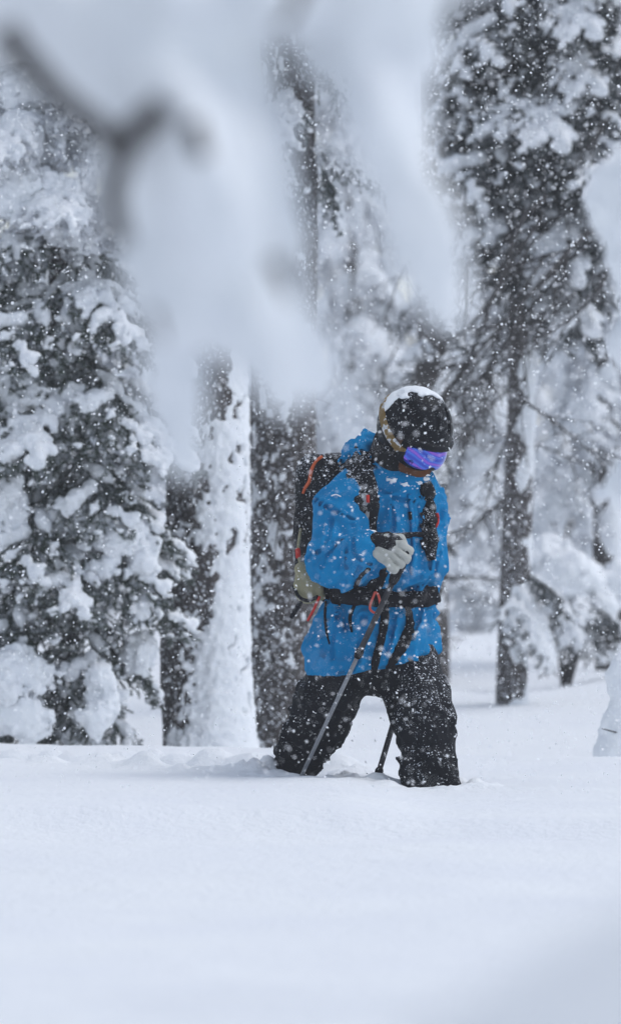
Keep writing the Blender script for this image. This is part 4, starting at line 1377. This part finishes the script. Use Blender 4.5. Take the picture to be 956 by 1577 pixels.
ribbon("loose_strap", jacket, front(jacket, [(590, 925), (591, 950), (586, 980), (578, 1010), (575, 1030)], 26, .006), [.026, .028, .026, .024], .006, M_STRAP, pk, pk, .008, 4)
ribbon("loose_strap", jacket, front(jacket, [(625, 930), (629, 955), (621, 985), (606, 1010), (598, 1028)], 26, .006), [.016, .030, .040, .036, .024], .006, M_STRAP, pk, pk, .008, 4)
ribbon("loose_strap", jacket, front(jacket, [(501, 925), (500, 950), (503, 975), (507, 990)], 20, .003), [.008, .009, .005], .003, M_STRAP, pk, pk, .003, 3)
ribbon("loose_strap", jacket, front(jacket, [(545, 930), (538, 950), (541, 972)], 14, .003), [.010, .012, .006], .004, M_STRAP, pk, pk, .003, 3)
for s in (0,):
    c0 = front(lambda p: jt(p) - .02, [(577, 930), (577, 931)], 2, .006)[0]
    S = Soup()
    loop = [(576, 910), (581, 915), (584, 930), (583, 938), (576, 942), (569, 937), (569, 929), (574, 916), (576, 910)]
    S.tube(spline([np.array([J(a, b_)[0], c0[1] - .008, J(a, b_)[2]]) for a, b_ in loop], 40), px(1.9), 6)
    wobj("carabiner", S.mesh("carabiner"), M_ANOD, belt, pk)
S = Soup(); S.tube(spline([J(492, 918, -.12), J(483, 938, -.10), J(474, 955, -.06)], 12), .0045, 6)
wobj("red_cord", S.mesh("red_cord"), M_RED, pk, pk)

# --- the tan mitten that hangs beside the pack
mt = empty("mitten", tuple(J(472, 925, -.06)), "tan leather mitten hanging at the walker's hip, behind the bent elbow", "mitten")
MC = J(473, 893, -.06)


def mitt(p):
    d = ell(p, J(474, 905, -.06), (px(21), .030, px(25)))
    d = smin(d, rc(p, J(464, 876, -.06), J(476, 900, -.06), px(11), px(19)), .02)
    for q in range(4):
        d = smin(d, rc(p, J(459 + 9 * q, 900, -.078 + .004 * q), J(463 + 10.5 * q, 921 - abs(q - 1.5) * 2, -.074), .0145, .0125), .004)
    d = smin(d, rc(p, J(488, 890, -.075), J(492, 908, -.085), .015, .012), .006)
    return d - .002 * folds(p, 141, (0.4, 0, 1), 40, 8)


wobj("mitten_body", sdf_mesh("mitten_body", mitt, MC - [.10, .08, .12], MC + [.10, .08, .10], 0.0045), M_MITT, mt, mt)
S = Soup(); S.tube(spline([J(452, 902, -.065), J(460, 918, -.108), J(474, 924, -.115), J(490, 918, -.108)], 16), .006, 6)
wobj("cuff_strap", S.mesh("cuff_strap"), M_STRAP, mt, mt)
S = Soup(); S.tube(spline([J(462, 868, -.06), J(459, 845, -.02), J(463, 815, .06)], 12), .005, 6)
wobj("leash", S.mesh("leash"), M_MITT, mt, mt)
S = Soup(); S.tube(spline([J(459.5, 858, -.05), J(458.5, 846, -.03)], 6), .0085, 8)
wobj("leash_toggle", S.mesh("leash_toggle"), M_RED, mt, mt)
S = Soup(); S.tube(spline([J(466, 922, -.07), J(456, 938, -.06), J(448, 951, -.05)], 10), [.006, .007, .008, .008, .008, .008, .008, .007, .007, .006], 6)
wobj("hanging_tab", S.mesh("hanging_tab"), M_STRAP, mt, mt)

# ------------------------------------------------------------------ trekking poles
def pole(label, a, b_, grip, upper_dark, seed):
    a = np.asarray(a, dtype=float); b_ = np.asarray(b_, dtype=float); d = (b_ - a) / np.linalg.norm(b_ - a); L = np.linalg.norm(b_ - a)
    root = empty("trekking_pole", tuple(b_), label, "pole", "the walker's two poles")
    def seg(name, t0, t1, r, mat, sides=12):
        S = Soup()
        r = np.atleast_1d(r)
        tt = np.linspace(t0, t1, max(len(r), 2)); S.tube(np.array([a + d * L * t for t in tt]), np.interp(np.linspace(0, 1, len(tt)), np.linspace(0, 1, len(r)), r), sides)
        return wobj(name, S.mesh(name), mat, root, root)
    seg("grip", -grip, 0.10, [.010, .019, .016, .018, .016, .017, .013], M_STRAP)
    seg("upper_shaft", 0.095, upper_dark, [.0092], M_POLE)
    seg("clamp", upper_dark - .018, upper_dark + .022, [.010, .0135, .0135, .011], M_STRAP)
    seg("lower_shaft", upper_dark, 1.0, [.0066, .0060], M_STEEL if seed == 1 else M_POLE)
    seg("basket", 1.12, 1.13, [.036, .04, .030], M_STRAP, 20)
    seg("tip", 1.0, 1.22, [.0074, .006, .0025], M_STEEL)
    return root


g_grip = HAND_W + oo * .092 - g_n / np.linalg.norm(g_n) * .030
p1b = J(463, 1196, -.06)
pole("grey pole gripped in the pale glove, slanting down across the walker's thigh", g_grip, p1b, .05, .42, 1)
p2b = J(579, 1207, .10)
p2a = J(655, 958, .30)
pole("dark pole whose lower end shows between the walker's legs", p2a, p2b, .05, .93, 2)
S = Soup()

# ------------------------------------------------------------------ falling snow and the air it fills
fl = np.random.default_rng(77)


def flakes(n, d0, d1, wid, r_lo, r_hi):
    D = (fl.random(n) * (d1 ** 3 - d0 ** 3) + d0 ** 3) ** (1 / 3)
    x = fl.uniform(-wid, wid, n) * D * 0.0546
    z = CAM_Z + fl.uniform(-0.55, 1.12, n) * D * 0.09
    y = D - CAM_D
    k = z > ground_z(x, y) + 0.02
    c = np.stack([x, y, z], 1)[k]
    r = r_lo + (r_hi - r_lo) * fl.random(k.sum()) ** 2.2
    return c, r


hexv = np.array([(math.cos(t), math.sin(t), 0.12 * (-1) ** k) for k, t in enumerate(np.linspace(0, 2 * math.pi, 7)[:-1])])      # a small crinkled plate
hexf = np.array([(0, 1, 2), (0, 2, 3), (0, 3, 4), (0, 4, 5)])
VV, TT, base = [], [], 0
for a, hv_, hf_ in (((56000, 12.5, 24.0, 1.4, .0008, .0046), hexv, hexf), ((700, 7.5, 12.5, 2.0, .0008, .0034), hexv, hexf), ((90, 4.5, 8.0, 2.0, .0012, .0030), hexv, hexf), ((190000, 24.0, 62.0, 1.2, .0020, .0085), hexv, hexf)):
    c, r = flakes(*a); n = len(c); k = len(hv_)
    q = hv_[None] * (1 + fl.uniform(-.35, .35, (n, k, 1))) * fl.uniform(.75, 1.35, (n, 1, 3)) * r[:, None, None]
    A = fl.normal(size=(n, 3)); A /= np.linalg.norm(A, axis=1)[:, None]
    B = np.cross(A, fl.normal(size=(n, 3))); B /= np.linalg.norm(B, axis=1)[:, None]
    Cc = np.cross(A, B)
    q = q[..., 0:1] * A[:, None] + q[..., 1:2] * B[:, None] + q[..., 2:3] * Cc[:, None]
    VV.append((c[:, None] + q).reshape(-1, 3)); TT.append((np.arange(n)[:, None, None] * k + hf_[None]).reshape(-1, 3) + base); base += n * k
V, T = np.vstack(VV), np.vstack(TT)
m = bpy.data.materials.new("snowflake"); m.use_nodes = True
nn, ll = m.node_tree.nodes, m.node_tree.links
nn.clear()
d_ = nn.new("ShaderNodeBsdfDiffuse"); t_ = nn.new("ShaderNodeBsdfTranslucent"); x_ = nn.new("ShaderNodeMixShader"); o_ = nn.new("ShaderNodeOutputMaterial")
d_.inputs[0].default_value = t_.inputs[0].default_value = (0.93, 0.94, 0.96, 1)
ll.new(d_.outputs[0], x_.inputs[1]); ll.new(t_.outputs[0], x_.inputs[2]); ll.new(x_.outputs[0], o_.inputs[0])
tag(obj("falling_snow", new_mesh("falling_snow", V, T, False), m), "snowflakes falling through the whole view", "snow", kind="stuff")

hv = np.array([(x, y, z) for x in (-260, 260) for y in (-70, 330) for z in (-4.0, 11.5)], dtype=float)
hf = np.array([(0, 1, 3, 2), (4, 6, 7, 5), (0, 4, 5, 1), (2, 3, 7, 6), (0, 2, 6, 4), (1, 5, 7, 3)])
m = bpy.data.materials.new("snowy_air"); m.use_nodes = True
nn, ll = m.node_tree.nodes, m.node_tree.links
nn.clear()
v_ = nn.new("ShaderNodeVolumePrincipled"); o_ = nn.new("ShaderNodeOutputMaterial")
v_.inputs['Color'].default_value = (0.94, 0.95, 0.97, 1)
v_.inputs['Density'].default_value = 0.0014
ll.new(v_.outputs[0], o_.inputs['Volume'])
tag(obj("haze", new_mesh("haze", hv, hf, False), m), "pale snowy air between the trees", "haze", kind="stuff")
